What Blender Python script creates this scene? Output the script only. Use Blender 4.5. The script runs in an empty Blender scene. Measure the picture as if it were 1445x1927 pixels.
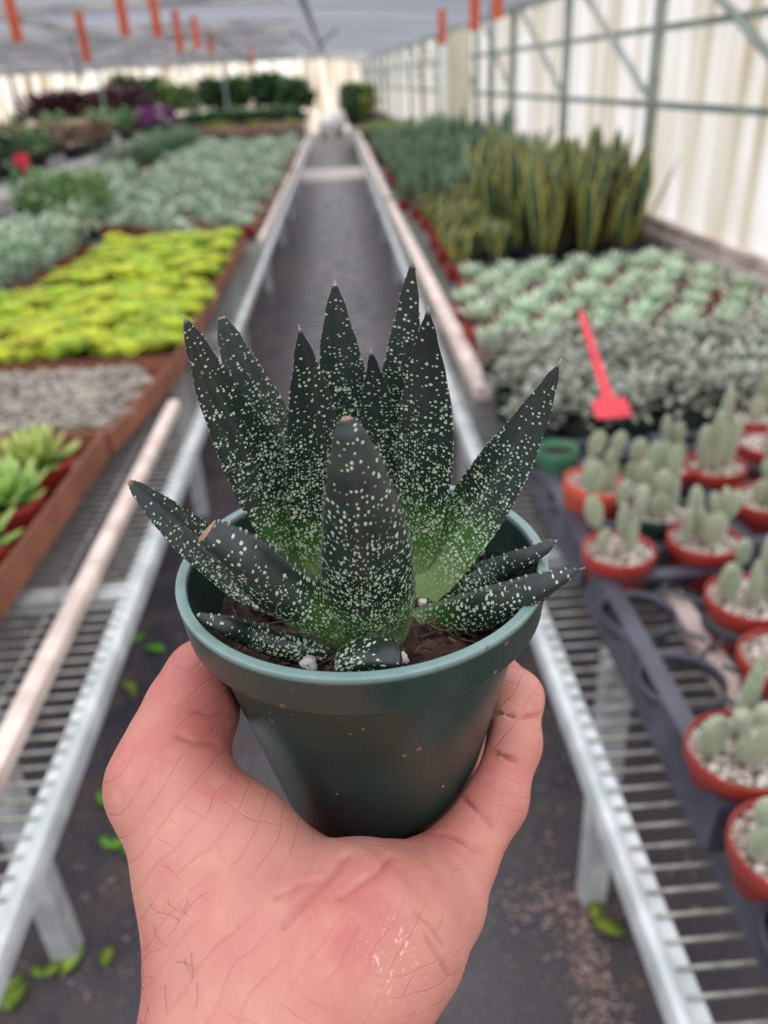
import bpy, math, random
import numpy as np
from mathutils import Vector, Matrix

# ------------------------------------------------------------------ camera, sky, exposure
S = bpy.context.scene
COL = S.collection
cam_data = bpy.data.cameras.new('camera')
cam_data.sensor_fit = 'VERTICAL'
cam_data.sensor_height = 36.0
cam_data.lens = 28.0789
cam_data.clip_start = 0.01
cam_data.clip_end = 200
cam_data.dof.use_dof = True
cam_data.dof.focus_distance = 0.212
cam_data.dof.aperture_fstop = 10.2
cam = bpy.data.objects.new('camera', cam_data)
COL.objects.link(cam)
cam.matrix_world = Matrix(((0.997215, 0.070404, -0.024593, 0.0), (-0.05521, 0.475274, -0.878104, 0.0), (-0.050133, 0.877016, 0.477838, 1.55), (0.0, 0.0, 0.0, 1.0)))
S.camera = cam

S.view_settings.view_transform = 'Standard'
S.view_settings.look = 'None'
S.view_settings.exposure = 0.0
S.view_settings.gamma = 1.0
S.view_settings.use_curve_mapping = False

world = bpy.data.worlds.new('overcast_sky')
S.world = world
world.use_nodes = True
wn = world.node_tree
wn.nodes.clear()
w_out = wn.nodes.new('ShaderNodeOutputWorld')
w_bg = wn.nodes.new('ShaderNodeBackground')
w_tc = wn.nodes.new('ShaderNodeTexCoord')
w_sep = wn.nodes.new('ShaderNodeSeparateXYZ')
w_ramp = wn.nodes.new('ShaderNodeValToRGB')
w_map = wn.nodes.new('ShaderNodeMapRange')
w_map.inputs['From Min'].default_value = -1.0
w_map.inputs['From Max'].default_value = 1.0
wn.links.new(w_tc.outputs['Generated'], w_sep.inputs[0])
wn.links.new(w_sep.outputs['Z'], w_map.inputs['Value'])
wn.links.new(w_map.outputs[0], w_ramp.inputs[0])
cr = w_ramp.color_ramp
cr.elements[0].position = 0.0
cr.elements[0].color = (0.10, 0.095, 0.08, 1)
cr.elements[1].position = 1.0
cr.elements[1].color = (1.0, 1.0, 1.02, 1)
for pos, c in ((0.49, (0.10, 0.098, 0.09, 1)), (0.505, (0.105, 0.107, 0.113, 1)), (0.55, (0.115, 0.117, 0.124, 1)), (0.66, (0.62, 0.625, 0.64, 1)), (0.85, (0.98, 0.98, 1.0, 1))):
    e = cr.elements.new(pos)
    e.color = c
w_bg.inputs['Strength'].default_value = 6.0
wn.links.new(w_ramp.outputs[0], w_bg.inputs['Color'])
wn.links.new(w_bg.outputs[0], w_out.inputs['Surface'])

RNG = random.Random(7)


# ------------------------------------------------------------------ materials
def lin(r, g, b):
    def f(c):
        c /= 255.0
        return c / 12.92 if c <= 0.04045 else ((c + 0.055) / 1.055) ** 2.4
    return (f(r), f(g), f(b), 1.0)


class NT:
    """small wrapper to write node trees briefly"""
    def __init__(self, name):
        self.m = bpy.data.materials.new(name)
        self.m.use_nodes = True
        self.t = self.m.node_tree
        self.t.nodes.clear()
        self.out = self.t.nodes.new('ShaderNodeOutputMaterial')

    def n(self, kind, ins=None, **props):
        nd = self.t.nodes.new(kind)
        for k, v in props.items():
            setattr(nd, k, v)
        for k, v in (ins or {}).items():
            self.put(nd.inputs[k], v)
        return nd

    def put(self, sock, v):
        if hasattr(v, 'node') and hasattr(v, 'is_output'):
            self.t.links.new(v, sock)
        elif hasattr(v, 'outputs'):
            self.t.links.new(v.outputs[0], sock)
        else:
            sock.default_value = v

    def coord(self, which='Object'):
        return self.n('ShaderNodeTexCoord').outputs[which]

    def noise(self, scale, vec=None, detail=4.0, rough=0.55):
        return self.n('ShaderNodeTexNoise', {'Scale': scale, 'Detail': detail, 'Roughness': rough,
                                             'Vector': vec if vec is not None else self.coord()}).outputs['Fac']

    def ramp(self, fac, stops):
        r = self.n('ShaderNodeValToRGB', {'Fac': fac})
        el = r.color_ramp.elements
        el[0].position, el[0].color = stops[0]
        el[1].position, el[1].color = stops[-1]
        for p, c in stops[1:-1]:
            e = el.new(p)
            e.color = c
        return r.outputs[0]

    def mix(self, fac, a, b, blend='MIX'):
        m = self.n('ShaderNodeMix', data_type='RGBA', blend_type=blend)
        self.put(m.inputs[0], fac)
        self.put(m.inputs[6], a)
        self.put(m.inputs[7], b)
        return m.outputs[2]

    def math(self, op, a, b=0.0, c=None, clamp=False):
        m = self.n('ShaderNodeMath', operation=op, use_clamp=clamp)
        self.put(m.inputs[0], a)
        self.put(m.inputs[1], b)
        if c is not None:
            self.put(m.inputs[2], c)
        return m.outputs[0]

    def smooth(self, v, lo, hi, a=0.0, b=1.0):
        return self.n('ShaderNodeMapRange', {'Value': v, 'From Min': lo, 'From Max': hi, 'To Min': a, 'To Max': b},
                      interpolation_type='SMOOTHSTEP').outputs[0]

    def bump(self, h, strength=0.3, dist=0.001):
        return self.n('ShaderNodeBump', {'Height': h, 'Strength': strength, 'Distance': dist}).outputs[0]

    def mapped(self, vec, scale):
        return self.n('ShaderNodeMapping', {'Vector': vec, 'Scale': scale}).outputs[0]

    def bsdf(self, color, rough=0.5, normal=None, **ins):
        b = self.n('ShaderNodeBsdfPrincipled')
        self.put(b.inputs['Base Color'], color)
        self.put(b.inputs['Roughness'], rough)
        if normal is not None:
            self.put(b.inputs['Normal'], normal)
        for k, v in ins.items():
            self.put(b.inputs[k.replace('_', ' ')], v)
        self.t.links.new(b.outputs[0], self.out.inputs['Surface'])
        return b


def plain(name, a, b=None, scale=20.0, rough=0.55, bump=0.0, bdist=0.001, metallic=0.0, spec=0.5, vary=0.0):
    t = NT(name)
    c = a
    n = None
    if b is not None or bump:
        n = t.noise(scale)
    if b is not None:
        c = t.mix(t.smooth(n, 0.35, 0.65), a, b)
    if vary:
        rnd = t.n('ShaderNodeObjectInfo').outputs['Random']
        v = t.math('MULTIPLY_ADD', rnd, vary * 2, 1.0 - vary)
        c = t.n('ShaderNodeHueSaturation', {'Color': c, 'Value': v}).outputs[0]
    nor = t.bump(n, bump, bdist) if bump else None
    t.bsdf(c, rough, nor, Metallic=metallic, Specular_IOR_Level=spec)
    return t.m


def foliage_mat(name, a, b, tip=None, rough=0.5, scale=25.0, vary=0.2, spec=0.4, hue=0.02):
    """leaf colour: noise between two tones, a tip tone along the leaf (UV v), some variety from plant to plant"""
    t = NT(name)
    uv = t.n('ShaderNodeSeparateXYZ', {'Vector': t.coord('UV')})
    c = t.mix(t.smooth(t.noise(scale), 0.35, 0.65), a, b)
    if tip is not None:
        c = t.mix(t.smooth(uv.outputs['Y'], 0.45, 1.0), c, tip)
    rnd = t.n('ShaderNodeObjectInfo').outputs['Random']
    v = t.math('MULTIPLY_ADD', rnd, vary * 2, 1.0 - vary)
    h = t.math('MULTIPLY_ADD', t.math('FRACT', t.math('MULTIPLY', rnd, 7.31)), hue * 2, 0.5 - hue)
    c = t.n('ShaderNodeHueSaturation', {'Color': c, 'Value': v, 'Hue': h}).outputs[0]
    t.bsdf(c, rough, None, Specular_IOR_Level=spec)
    return t.m


def banded_leaf_mat(name, mid_a, mid_b, edge, edge_w):
    """sword leaves: cross-banded centre and a margin of another colour (UV u runs across the blade)"""
    t = NT(name)
    uv = t.coord('UV')
    s = t.n('ShaderNodeSeparateXYZ', {'Vector': uv})
    nz = t.noise(1.0, t.mapped(uv, (2.0, 16.0, 1.0)), 3.0)
    c = t.mix(t.smooth(nz, 0.42, 0.6), mid_a, mid_b)
    e = t.math('ABSOLUTE', t.math('SUBTRACT', s.outputs['X'], 0.5))
    c = t.mix(t.smooth(e, 0.5 - edge_w - 0.04, 0.5 - edge_w + 0.04), c, edge)
    rnd = t.n('ShaderNodeObjectInfo').outputs['Random']
    c = t.n('ShaderNodeHueSaturation', {'Color': c, 'Value': t.math('MULTIPLY_ADD', rnd, 0.5, 0.75)}).outputs[0]
    t.bsdf(c, 0.4, None, Specular_IOR_Level=0.5)
    return t.m


M = {}
M['galv'] = plain('galvanised_steel', lin(222, 225, 224), lin(188, 194, 192), 14, 0.40, metallic=0.15)
M['wire'] = plain('welded_wire', lin(176, 176, 168), lin(140, 140, 130), 40, 0.5, metallic=0.3)
M['batten'] = plain('pale_batten', lin(236, 216, 204), lin(205, 184, 172), 9, 0.6)
M['sill'] = plain('sill_board', lin(205, 190, 180), lin(160, 145, 138), 6, 0.7)
M['frame'] = plain('greenhouse_frame', lin(158, 166, 158), lin(124, 134, 126), 5, 0.5, metallic=0.2)
M['beam'] = plain('roof_beam', lin(190, 184, 178), lin(140, 138, 140), 2, 0.6)
M['strap'] = plain('orange_strap', lin(214, 98, 58), lin(190, 78, 44), 10, 0.6)
M['cable'] = plain('dark_cable', lin(52, 52, 56), None, 10, 0.6)
M['card'] = plain('brown_card', lin(150, 94, 70), lin(124, 76, 56), 7, 0.75, vary=0.08)
M['redpot'] = plain('red_plastic_pot', lin(164, 54, 45), lin(144, 42, 36), 6, 0.42, vary=0.15)
M['orangepot'] = plain('orange_plastic_pot', lin(214, 92, 66), lin(196, 78, 56), 6, 0.42)
M['greenpot'] = plain('faded_green_pot', lin(74, 130, 94), lin(60, 112, 82), 8, 0.5)
M['darkpot'] = plain('dark_green_pot', lin(30, 58, 48), lin(24, 46, 40), 8, 0.45)
M['blackpot'] = plain('black_pot', lin(30, 31, 36), lin(22, 23, 27), 8, 0.5)
M['tray'] = plain('black_tray_plastic', lin(66, 68, 80), lin(48, 50, 60), 11, 0.38, spec=0.6)
M['redtag'] = plain('red_tag', lin(222, 52, 66), lin(206, 40, 56), 12, 0.45)
M['soil_far'] = plain('dark_compost', lin(52, 42, 36), lin(34, 28, 24), 60, 0.9)
M['lime'] = foliage_mat('lime_foliage', lin(152, 180, 38), lin(104, 144, 28), lin(186, 200, 58), 0.42, 22, 0.32, hue=0.03)
M['palegreen'] = foliage_mat('pale_green_rosette', lin(152, 184, 82), lin(128, 164, 68), lin(190, 208, 118), 0.45, 30, 0.12)
M['mauvegrey'] = foliage_mat('mauve_grey_rosette', lin(172, 172, 154), lin(150, 146, 134), lin(206, 194, 182), 0.6, 40, 0.22)
M['silvergreen'] = foliage_mat('silver_green_foliage', lin(172, 192, 162), lin(140, 168, 130), lin(204, 218, 192), 0.6, 12, 0.2, hue=0.025)
M['bluegreen'] = foliage_mat('blue_green_rosette', lin(182, 206, 168), lin(152, 184, 144), lin(218, 232, 204), 0.55, 25, 0.15, hue=0.02)
M['dustygreen'] = foliage_mat('dusty_small_leaves', lin(168, 172, 154), lin(126, 138, 116), lin(200, 200, 188), 0.65, 40, 0.2)
M['bush'] = foliage_mat('fresh_green_foliage', lin(116, 154, 88), lin(84, 124, 66), lin(146, 180, 112), 0.55, 12, 0.2)
M['grassy'] = foliage_mat('deep_green_blades', lin(74, 104, 72), lin(54, 82, 56), lin(104, 132, 96), 0.5, 12, 0.2)
M['coleus'] = foliage_mat('pink_brown_foliage', lin(150, 116, 98), lin(112, 92, 70), lin(170, 140, 112), 0.6, 10, 0.2)
M['purple'] = foliage_mat('dark_purple_foliage', lin(84, 44, 54), lin(58, 34, 42), lin(104, 58, 66), 0.6, 5, 0.2)
M['magenta'] = foliage_mat('magenta_flowers', lin(142, 66, 128), lin(110, 48, 100), None, 0.6, 8, 0.2)
M['deepgreen'] = foliage_mat('deep_green_foliage', lin(52, 88, 46), lin(36, 66, 36), lin(84, 116, 62), 0.55, 5, 0.25)
M['yellowgreen'] = foliage_mat('yellow_green_foliage', lin(140, 150, 62), lin(104, 118, 48), None, 0.55, 5, 0.15)
M['snake_gold'] = banded_leaf_mat('gold_edged_blade', lin(40, 68, 44), lin(84, 110, 78), lin(196, 184, 88), 0.15)
M['snake_green'] = banded_leaf_mat('green_banded_blade', lin(74, 100, 70), lin(118, 142, 110), lin(100, 124, 84), 0.05)
M['fallen'] = foliage_mat('fallen_leaf_green', lin(128, 164, 48), lin(94, 134, 40), None, 0.5, 30, 0.25, hue=0.05)


def cactus_mat():
    t = NT('cactus_pad')
    co = t.coord()
    v = t.n('ShaderNodeTexVoronoi', {'Vector': co, 'Scale': 190.0})
    n = t.noise(30.0, co)
    base = t.mix(n, lin(150, 160, 130), lin(120, 136, 102))
    fres = t.n('ShaderNodeObjectInfo').outputs['Random']
    base = t.mix(t.math('MULTIPLY', fres, 0.4), base, lin(186, 184, 152))
    c = t.mix(t.smooth(v.outputs['Distance'], 0.12, 0.30), lin(226, 222, 204), base)
    t.bsdf(c, 0.75, t.bump(v.outputs['Distance'], 0.6, -0.0015), Sheen_Weight=0.9, Sheen_Roughness=0.4)
    return t.m


M['cactus'] = cactus_mat()


def gravel_mat():
    t = NT('pale_gravel')
    v = t.n('ShaderNodeTexVoronoi', {'Vector': t.coord(), 'Scale': 150.0})
    g = t.n('ShaderNodeSeparateColor', {'Color': v.outputs['Color']})
    c = t.ramp(g.outputs[0], [(0.0, lin(120, 98, 80)), (0.45, lin(176, 156, 138)), (0.8, lin(222, 214, 200)), (1.0, lin(236, 232, 226))])
    c = t.mix(t.smooth(v.outputs['Distance'], 0.45, 0.75), c, lin(86, 70, 58))
    t.bsdf(c, 0.8, t.bump(v.outputs['Distance'], 1.0, -0.003))
    return t.m


M['gravel'] = gravel_mat()


def floor_mat():
    t = NT('ground_cover_fabric')
    co = t.coord()
    big = t.noise(0.9, co, 5.0)
    mid = t.noise(7.0, co, 6.0, 0.65)
    fine = t.noise(90.0, co, 3.0, 0.7)
    c = t.mix(t.smooth(big, 0.4, 0.6), lin(58, 58, 65), lin(76, 69, 70))
    c = t.mix(t.smooth(mid, 0.48, 0.66), c, lin(76, 64, 59))
    c = t.mix(t.math('MULTIPLY', t.smooth(fine, 0.58, 0.72), 0.7), c, lin(150, 132, 122))
    r = t.smooth(mid, 0.4, 0.65, 0.28, 0.6)
    t.bsdf(c, r, t.bump(fine, 0.4, 0.004), Specular_IOR_Level=0.5)
    return t.m


M['floor'] = floor_mat()
M['concrete'] = plain('pale_concrete', lin(206, 194, 184), lin(180, 168, 160), 3, 0.7)


def film_mat(name='milky_film', through=0.61):
    """milky stained greenhouse film: daylight comes through it diffusely"""
    t = NT(name)
    co = t.coord()
    st = t.noise(1.0, t.mapped(co, (5.0, 5.0, 0.22)), 5.0, 0.6)
    st2 = t.noise(1.0, t.mapped(co, (17.0, 17.0, 0.35)), 4.0, 0.6)
    blot = t.noise(1.3, co, 3.0)
    c = t.ramp(st, [(0.36, lin(190, 178, 154)), (0.45, lin(224, 217, 204)), (0.54, lin(244, 242, 240)), (0.64, lin(252, 252, 252))])
    c = t.mix(t.math('MULTIPLY', t.smooth(st2, 0.52, 0.7), 0.4), c, lin(200, 188, 164))
    c = t.mix(t.math('MULTIPLY', t.smooth(blot, 0.5, 0.7), 0.35), c, lin(214, 206, 186))
    c = t.mix(1.0, c, (through, through * 0.993, through * 0.977, 1.0), 'MULTIPLY')
    tr = t.n('ShaderNodeBsdfTranslucent', {'Color': c})
    df = t.n('ShaderNodeBsdfDiffuse', {'Color': c})
    tp = t.n('ShaderNodeBsdfTransparent', {'Color': c})
    m1 = t.n('ShaderNodeMixShader', {0: 0.18, 1: tr, 2: df})
    m2 = t.n('ShaderNodeMixShader', {0: 0.12, 1: m1, 2: tp})
    t.t.links.new(m2.outputs[0], t.out.inputs['Surface'])
    return t.m


def shade_mat():
    """grey knitted shade cloth: part open, part scattering"""
    t = NT('shade_cloth')
    co = t.coord()
    band = t.noise(1.0, t.mapped(co, (0.25, 2.2, 1.0)), 4.0, 0.6)
    c = t.mix(t.smooth(band, 0.35, 0.65), lin(56, 58, 64), lin(78, 80, 86))
    tr = t.n('ShaderNodeBsdfTranslucent', {'Color': c})
    tp = t.n('ShaderNodeBsdfTransparent', {'Color': (0.86, 0.87, 0.9, 1)})
    m = t.n('ShaderNodeMixShader', {0: t.smooth(band, 0.3, 0.7, 0.27, 0.36), 1: tr, 2: tp})
    t.t.links.new(m.outputs[0], t.out.inputs['Surface'])
    return t.m


M['film'] = film_mat()
M['clear_film'] = film_mat('newer_film', 0.98)  # same film; the end walls' brightness is raised through its colour
M['shade'] = shade_mat()


# ------------------------------------------------------------------ mesh helpers
class MB:
    def __init__(self):
        self.v, self.f, self.uv, self.mi = [], [], [], []

    def add(self, verts, faces, uvs=None, mi=0):
        o = len(self.v)
        self.v.extend(verts)
        self.f.extend([tuple(i + o for i in f) for f in faces])
        self.uv.extend(uvs if uvs is not None else [(0.0, 0.0)] * len(verts))
        self.mi.extend([mi] * len(faces))
        return self

    def box(self, x0, x1, y0, y1, z0, z1, mi=0):
        v = [(x, y, z) for z in (z0, z1) for y in (y0, y1) for x in (x0, x1)]
        f = [(0, 2, 3, 1), (4, 5, 7, 6), (0, 1, 5, 4), (2, 6, 7, 3), (0, 4, 6, 2), (1, 3, 7, 5)]
        return self.add(v, f, None, mi)

    def tube(self, pts, radii, seg=8, cap=True, mi=0, flat=None):
        """sweep a circle along pts"""
        pts = [Vector(p) for p in pts]
        if not hasattr(radii, '__len__'):
            radii = [radii] * len(pts)
        v, f, uv = [], [], []
        up = None
        n = len(pts)
        for i, p in enumerate(pts):
            t = (pts[min(i + 1, n - 1)] - pts[max(i - 1, 0)]).normalized()
            if up is None:
                up = Vector((0, 0, 1)) if abs(t.z) < 0.9 else Vector((1, 0, 0))
            a = t.cross(up).normalized()
            up = a.cross(t).normalized()
            for k in range(seg):
                an = 2 * math.pi * k / seg
                v.append(tuple(p + (a * math.cos(an) + up * math.sin(an)) * radii[i]))
                uv.append((k / seg, i / max(1, n - 1)))
        for i in range(n - 1):
            for k in range(seg):
                k2 = (k + 1) % seg
                f.append((i * seg + k, i * seg + k2, (i + 1) * seg + k2, (i + 1) * seg + k))
        if cap:
            f.append(tuple(range(seg - 1, -1, -1)))
            f.append(tuple((n - 1) * seg + k for k in range(seg)))
        return self.add(v, f, uv, mi)

    def lathe(self, prof, seg=32, c=(0, 0, 0), mi=0, closed=False):
        v, f, uv = [], [], []
        n = len(prof)
        for r, z in prof:
            for k in range(seg):
                an = 2 * math.pi * k / seg
                v.append((c[0] + r * math.cos(an), c[1] + r * math.sin(an), c[2] + z))
                uv.append((k / seg, z))
        rng = range(n) if closed else range(n - 1)
        for i in rng:
            j = (i + 1) % n
            for k in range(seg):
                k2 = (k + 1) % seg
                f.append((i * seg + k, i * seg + k2, j * seg + k2, j * seg + k))
        if not closed:
            if prof[0][0] > 1e-6:
                f.append(tuple(range(seg - 1, -1, -1)))
            if prof[-1][0] > 1e-6:
                f.append(tuple((n - 1) * seg + k for k in range(seg)))
        return self.add(v, f, uv, mi)

    def ball(self, c, r, seg=12, rings=8, rot=None, mi=0):
        v, f = [], []
        for i in range(rings + 1):
            th = math.pi * i / rings
            for k in range(seg):
                an = 2 * math.pi * k / seg
                p = Vector((r[0] * math.sin(th) * math.cos(an), r[1] * math.sin(th) * math.sin(an), -r[2] * math.cos(th)))
                if rot is not None:
                    p = rot @ p
                v.append((c[0] + p.x, c[1] + p.y, c[2] + p.z))
        for i in range(rings):
            for k in range(seg):
                k2 = (k + 1) % seg
                f.append((i * seg + k, i * seg + k2, (i + 1) * seg + k2, (i + 1) * seg + k))
        return self.add(v, f, None, mi)

    def blade(self, base, az, e0, e1, L, W, segs=5, thick=0.2, cup=0.15, prof=None, side=0.0, tw=0.0):
        """one leaf: closed four-sided section swept along an arc that starts at elevation e0 and ends at e1"""
        prof = prof or (lambda t: math.sin(math.pi * min(1.0, 0.12 + 0.88 * t)) ** 0.8)
        p = Vector(base)
        v, f, uv = [], [], []
        for i in range(segs + 1):
            t = i / segs
            e = e0 + (e1 - e0) * t
            a = az + side * t
            rad = Vector((math.cos(a), math.sin(a), 0))
            d = rad * math.cos(e) + Vector((0, 0, math.sin(e)))
            nrm = -rad * math.sin(e) + Vector((0, 0, math.cos(e)))
            sd = d.cross(nrm)
            if tw:
                q = tw * t
                nrm, sd = nrm * math.cos(q) + sd * math.sin(q), sd * math.cos(q) - nrm * math.sin(q)
            w = max(0.02, prof(t)) * W * 0.5
            v += [tuple(p + sd * w + nrm * w * cup), tuple(p + nrm * w * thick * 0.3), tuple(p - sd * w + nrm * w * cup),
                  tuple(p - nrm * w * thick)]
            uv += [(0, t), (0.5, t), (1, t), (0.5, t)]
            p = p + d * (L / segs)
        for i in range(segs):
            for k in range(4):
                k2 = (k + 1) % 4
                f.append((i * 4 + k, i * 4 + k2, i * 4 + 4 + k2, i * 4 + 4 + k))
        f.append((3, 2, 1, 0))
        f.append(tuple(segs * 4 + k for k in range(4)))
        return self.add(v, f, uv)

    def mesh(self, name, mats, smooth=True):
        me = bpy.data.meshes.new(name)
        me.from_pydata(self.v, [], self.f)
        for m in (mats if isinstance(mats, (list, tuple)) else [mats]):
            me.materials.append(m)
        if any(self.mi):
            me.polygons.foreach_set('material_index', self.mi)
        me.polygons.foreach_set('use_smooth', [bool(smooth)] * len(me.polygons))
        lay = me.uv_layers.new(name='UVMap')
        idx = np.empty(len(me.loops), dtype=np.int32)
        me.loops.foreach_get('vertex_index', idx)
        lay.data.foreach_set('uv', np.array(self.uv, dtype=np.float32)[idx].ravel())
        me.update()
        return me

    def obj(self, name, mats, parent=None, loc=None, smooth=True):
        return put(name, self.mesh(name, mats, smooth), parent, loc)


def put(name, me, parent=None, loc=None, rz=0.0):
    o = bpy.data.objects.new(name, me)
    COL.objects.link(o)
    if parent is not None:
        o.parent = parent
    if loc is not None:
        o.location = loc
    if rz:
        o.rotation_euler = (0, 0, rz)
    return o


def tag(o, label, cat, group=None, kind=None):
    o['label'] = label
    o['category'] = cat
    if group:
        o['group'] = group
    if kind:
        o['kind'] = kind
    return o


def thing(name, label, cat, loc=(0, 0, 0), rz=0.0, group=None):
    o = bpy.data.objects.new(name, None)
    o.empty_display_size = 0.05
    COL.objects.link(o)
    o.location = loc
    o.rotation_euler = (0, 0, rz)
    return tag(o, label, cat, group)


def struct(o):
    o['kind'] = 'structure'
    return o


def dup(src, loc, rz=0.0, sc=1.0, label=None, cat=None, group=None):
    """copy of a thing and of its parts; mesh data stays shared"""
    r = src.copy()
    COL.objects.link(r)
    r.location = loc
    r.rotation_euler = (0, 0, rz)
    r.scale = (sc, sc, sc)
    if label:
        r['label'] = label
    if cat:
        r['category'] = cat
    if group:
        r['group'] = group
    for ch in src.children:
        c = ch.copy()
        COL.objects.link(c)
        c.parent = r
    return r


class Kind:
    """prototype things of one kind; the first use moves the prototype itself, later uses copy it"""
    def __init__(self, protos):
        self.p, self.used = protos, set()

    def place(self, i, loc, rz=0.0, sc=1.0, label=None, cat=None, group=None):
        i %= len(self.p)
        if i in self.used:
            return dup(self.p[i], loc, rz, sc, label, cat, group)
        self.used.add(i)
        r = self.p[i]
        r.location = loc
        r.rotation_euler = (0, 0, rz)
        r.scale = (sc, sc, sc)
        if label:
            r['label'] = label
        if group:
            r['group'] = group
        return r


# ------------------------------------------------------------------ the greenhouse shell
def wall_x(y):
    return 1.92 - 0.034 * y


YB = 30.0          # back wall
mb = MB()
mb.box(-14.0, 4.0, -8.0, YB, -0.05, 0.0)
struct(mb.obj('floor', M['floor'], smooth=False))
mb = MB()
mb.box(-14.0, 1.5, 15.2, 17.2, 0.0, 0.004)
struct(mb.obj('trim_1', M['concrete'], smooth=False))

mb = MB()                                     # shade-cloth roof, low at the wall, flat over the aisle
ys = [-8.0 + 1.0 * i for i in range(39)]
xs_roof = [(0.0, 2.02), (-1.0, 2.14), (-3.0, 2.24), (-6.0, 2.27), (-10.0, 2.27), (-16.0, 2.27)]
v, f = [], []
for y in ys:
    for dx, z in xs_roof:
        v.append((wall_x(y) + 0.02 + dx, y, z + 0.012 * math.sin(y * 2.4 + dx)))
nx = len(xs_roof)
for i in range(len(ys) - 1):
    for k in range(nx - 1):
        f.append((i * nx + k, (i + 1) * nx + k, (i + 1) * nx + k + 1, i * nx + k + 1))
mb.add(v, f)
struct(mb.obj('ceiling', M['shade']))


def film_panel(name, y0, y1, z0, z1, off=0.0):
    m = MB()
    n = max(2, int((y1 - y0) / 0.06))
    vv, ff = [], []
    for i in range(n + 1):
        y = y0 + (y1 - y0) * i / n
        for z in (z0, (z0 + z1) / 2, z1):
            vv.append((wall_x(y) + off + 0.008 * math.sin(y * 23.0) + 0.006 * math.sin(y * 7.3 + z), y, z))
    for i in range(n):
        for k in range(2):
            ff.append((i * 3 + k, (i + 1) * 3 + k, (i + 1) * 3 + k + 1, i * 3 + k + 1))
    m.add(vv, ff)
    return struct(m.obj(name, M['film']))


film_panel('wall_right', -8.0, 11.5, 0.76, 2.03)
film_panel('wall_right_beyond', 12.45, YB, 0.76, 2.03)
mb = MB()
mb.box(-14.0, 1.2, YB - 0.02, YB, 0.0, 2.3)
struct(mb.obj('wall_back', M['clear_film'], smooth=False))
mb = MB()
mb.box(-14.02, -14.0, -8.0, YB, 0.0, 2.3)
struct(mb.obj('wall_left', M['clear_film'], smooth=False))

ntrim = [1]


def trim(mb_, mat):
    ntrim[0] += 1
    return struct(mb_.obj('trim_%d' % ntrim[0], mat, smooth=False))


def along_wall(y0, y1, z0, z1, d0, d1, mat):
    """straight member running along the right wall, d0..d1 in front of the film"""
    m = MB()
    vv = []
    for z in (z0, z1):
        for y in (y0, y1):
            for d in (d1, d0):
                vv.append((wall_x(y) - d, y, z))
    m.add(vv, [(0, 2, 3, 1), (4, 5, 7, 6), (0, 1, 5, 4), (2, 6, 7, 3), (0, 4, 6, 2), (1, 3, 7, 5)])
    return trim(m, mat)


for z in (1.345, 1.70):
    along_wall(-8.0, 11.5, z - 0.016, z + 0.016, 0.02, 0.055, M['frame'])
    along_wall(12.45, YB, z - 0.016, z + 0.016, 0.02, 0.055, M['frame'])
along_wall(-8.0, YB, 1.985, 2.03, 0.02, 0.07, M['frame'])
for z0, z1, d in ((0.735, 0.785, 0.05), (0.69, 0.73, 0.085), (0.60, 0.685, 0.05), (0.0, 0.59, 0.03)):
    along_wall(-8.0, YB, z0, z1, -0.02, d, M['sill'])
posts = [-3.2, -1.6, 0.0, 1.6, 3.18, 4.77, 6.42, 8.05, 9.75, 11.45, 12.5, 14.2, 15.9, 17.6, 19.3, 21.0, 22.7, 24.4, 26.1, 27.8]
for y in posts:
    along_wall(y - 0.022, y + 0.022, 0.0, 2.0, 0.025, 0.075, M['frame'])
for y in posts[4:]:
    a = Vector((wall_x(y) - 0.06, y, 1.37))
    b = Vector((wall_x(y + 1.35) - 0.06, y + 1.35, 1.985))
    if y + 1.35 < 11.4 or y > 12.4:
        trim(MB().tube([a, b], 0.02, 6), M['frame'])
# support post standing between bench and wall
trim(MB().box(1.40, 1.45, 8.15, 8.20, 0.0, 2.12), M['frame'])
# beige closed panel beside the open gap in the wall
mb = MB()
vv = []
for z in (0.76, 1.98):
    for y in (9.9, 11.45):
        for d in (0.10, 0.08):
            vv.append((wall_x(y) - d, y, z))
mb.add(vv, [(0, 2, 3, 1), (4, 5, 7, 6), (0, 1, 5, 4), (2, 6, 7, 3), (0, 4, 6, 2), (1, 3, 7, 5)])
M['panel'] = plain('beige_panel', lin(226, 216, 190), lin(206, 194, 166), 3, 0.7)
trim(mb, M['panel'])
# roof beams across and along the house
for i, y in enumerate([2.0, 5.0, 8.0, 11.0, 12.6, 14.2, 16.0, 18.0, 20.5, 23.0, 26.0, 29.0]):
    trim(MB().box(-13.9, wall_x(y) - 2.0, y - 0.035, y + 0.035, 2.16, 2.22), M['beam'])
for i, x in enumerate((-11.0, -8.0, -5.2, -2.6, -0.2)):
    trim(MB().box(x - 0.025, x + 0.025, -7.8, YB - 0.1, 2.10, 2.15), M['beam'])
# roof posts standing on the floor far to the left
for x, y in ((-5.2, 12.6), (-8.0, 16.0), (-5.2, 20.5), (-8.0, 23.0), (-2.75, 23.0)):
    trim(MB().box(x - 0.03, x + 0.03, y - 0.03, y + 0.03, 0.0, 2.10), M['frame'])

def roof_z(x, y):
    d = x - wall_x(y) - 0.02
    for (a, za), (b, zb) in zip(xs_roof, xs_roof[1:]):
        if d >= b:
            k = (d - a) / (b - a)
            return za + (zb - za) * k + 0.012 * math.sin(y * 2.4 + d)
    return xs_roof[-1][1]


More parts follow.
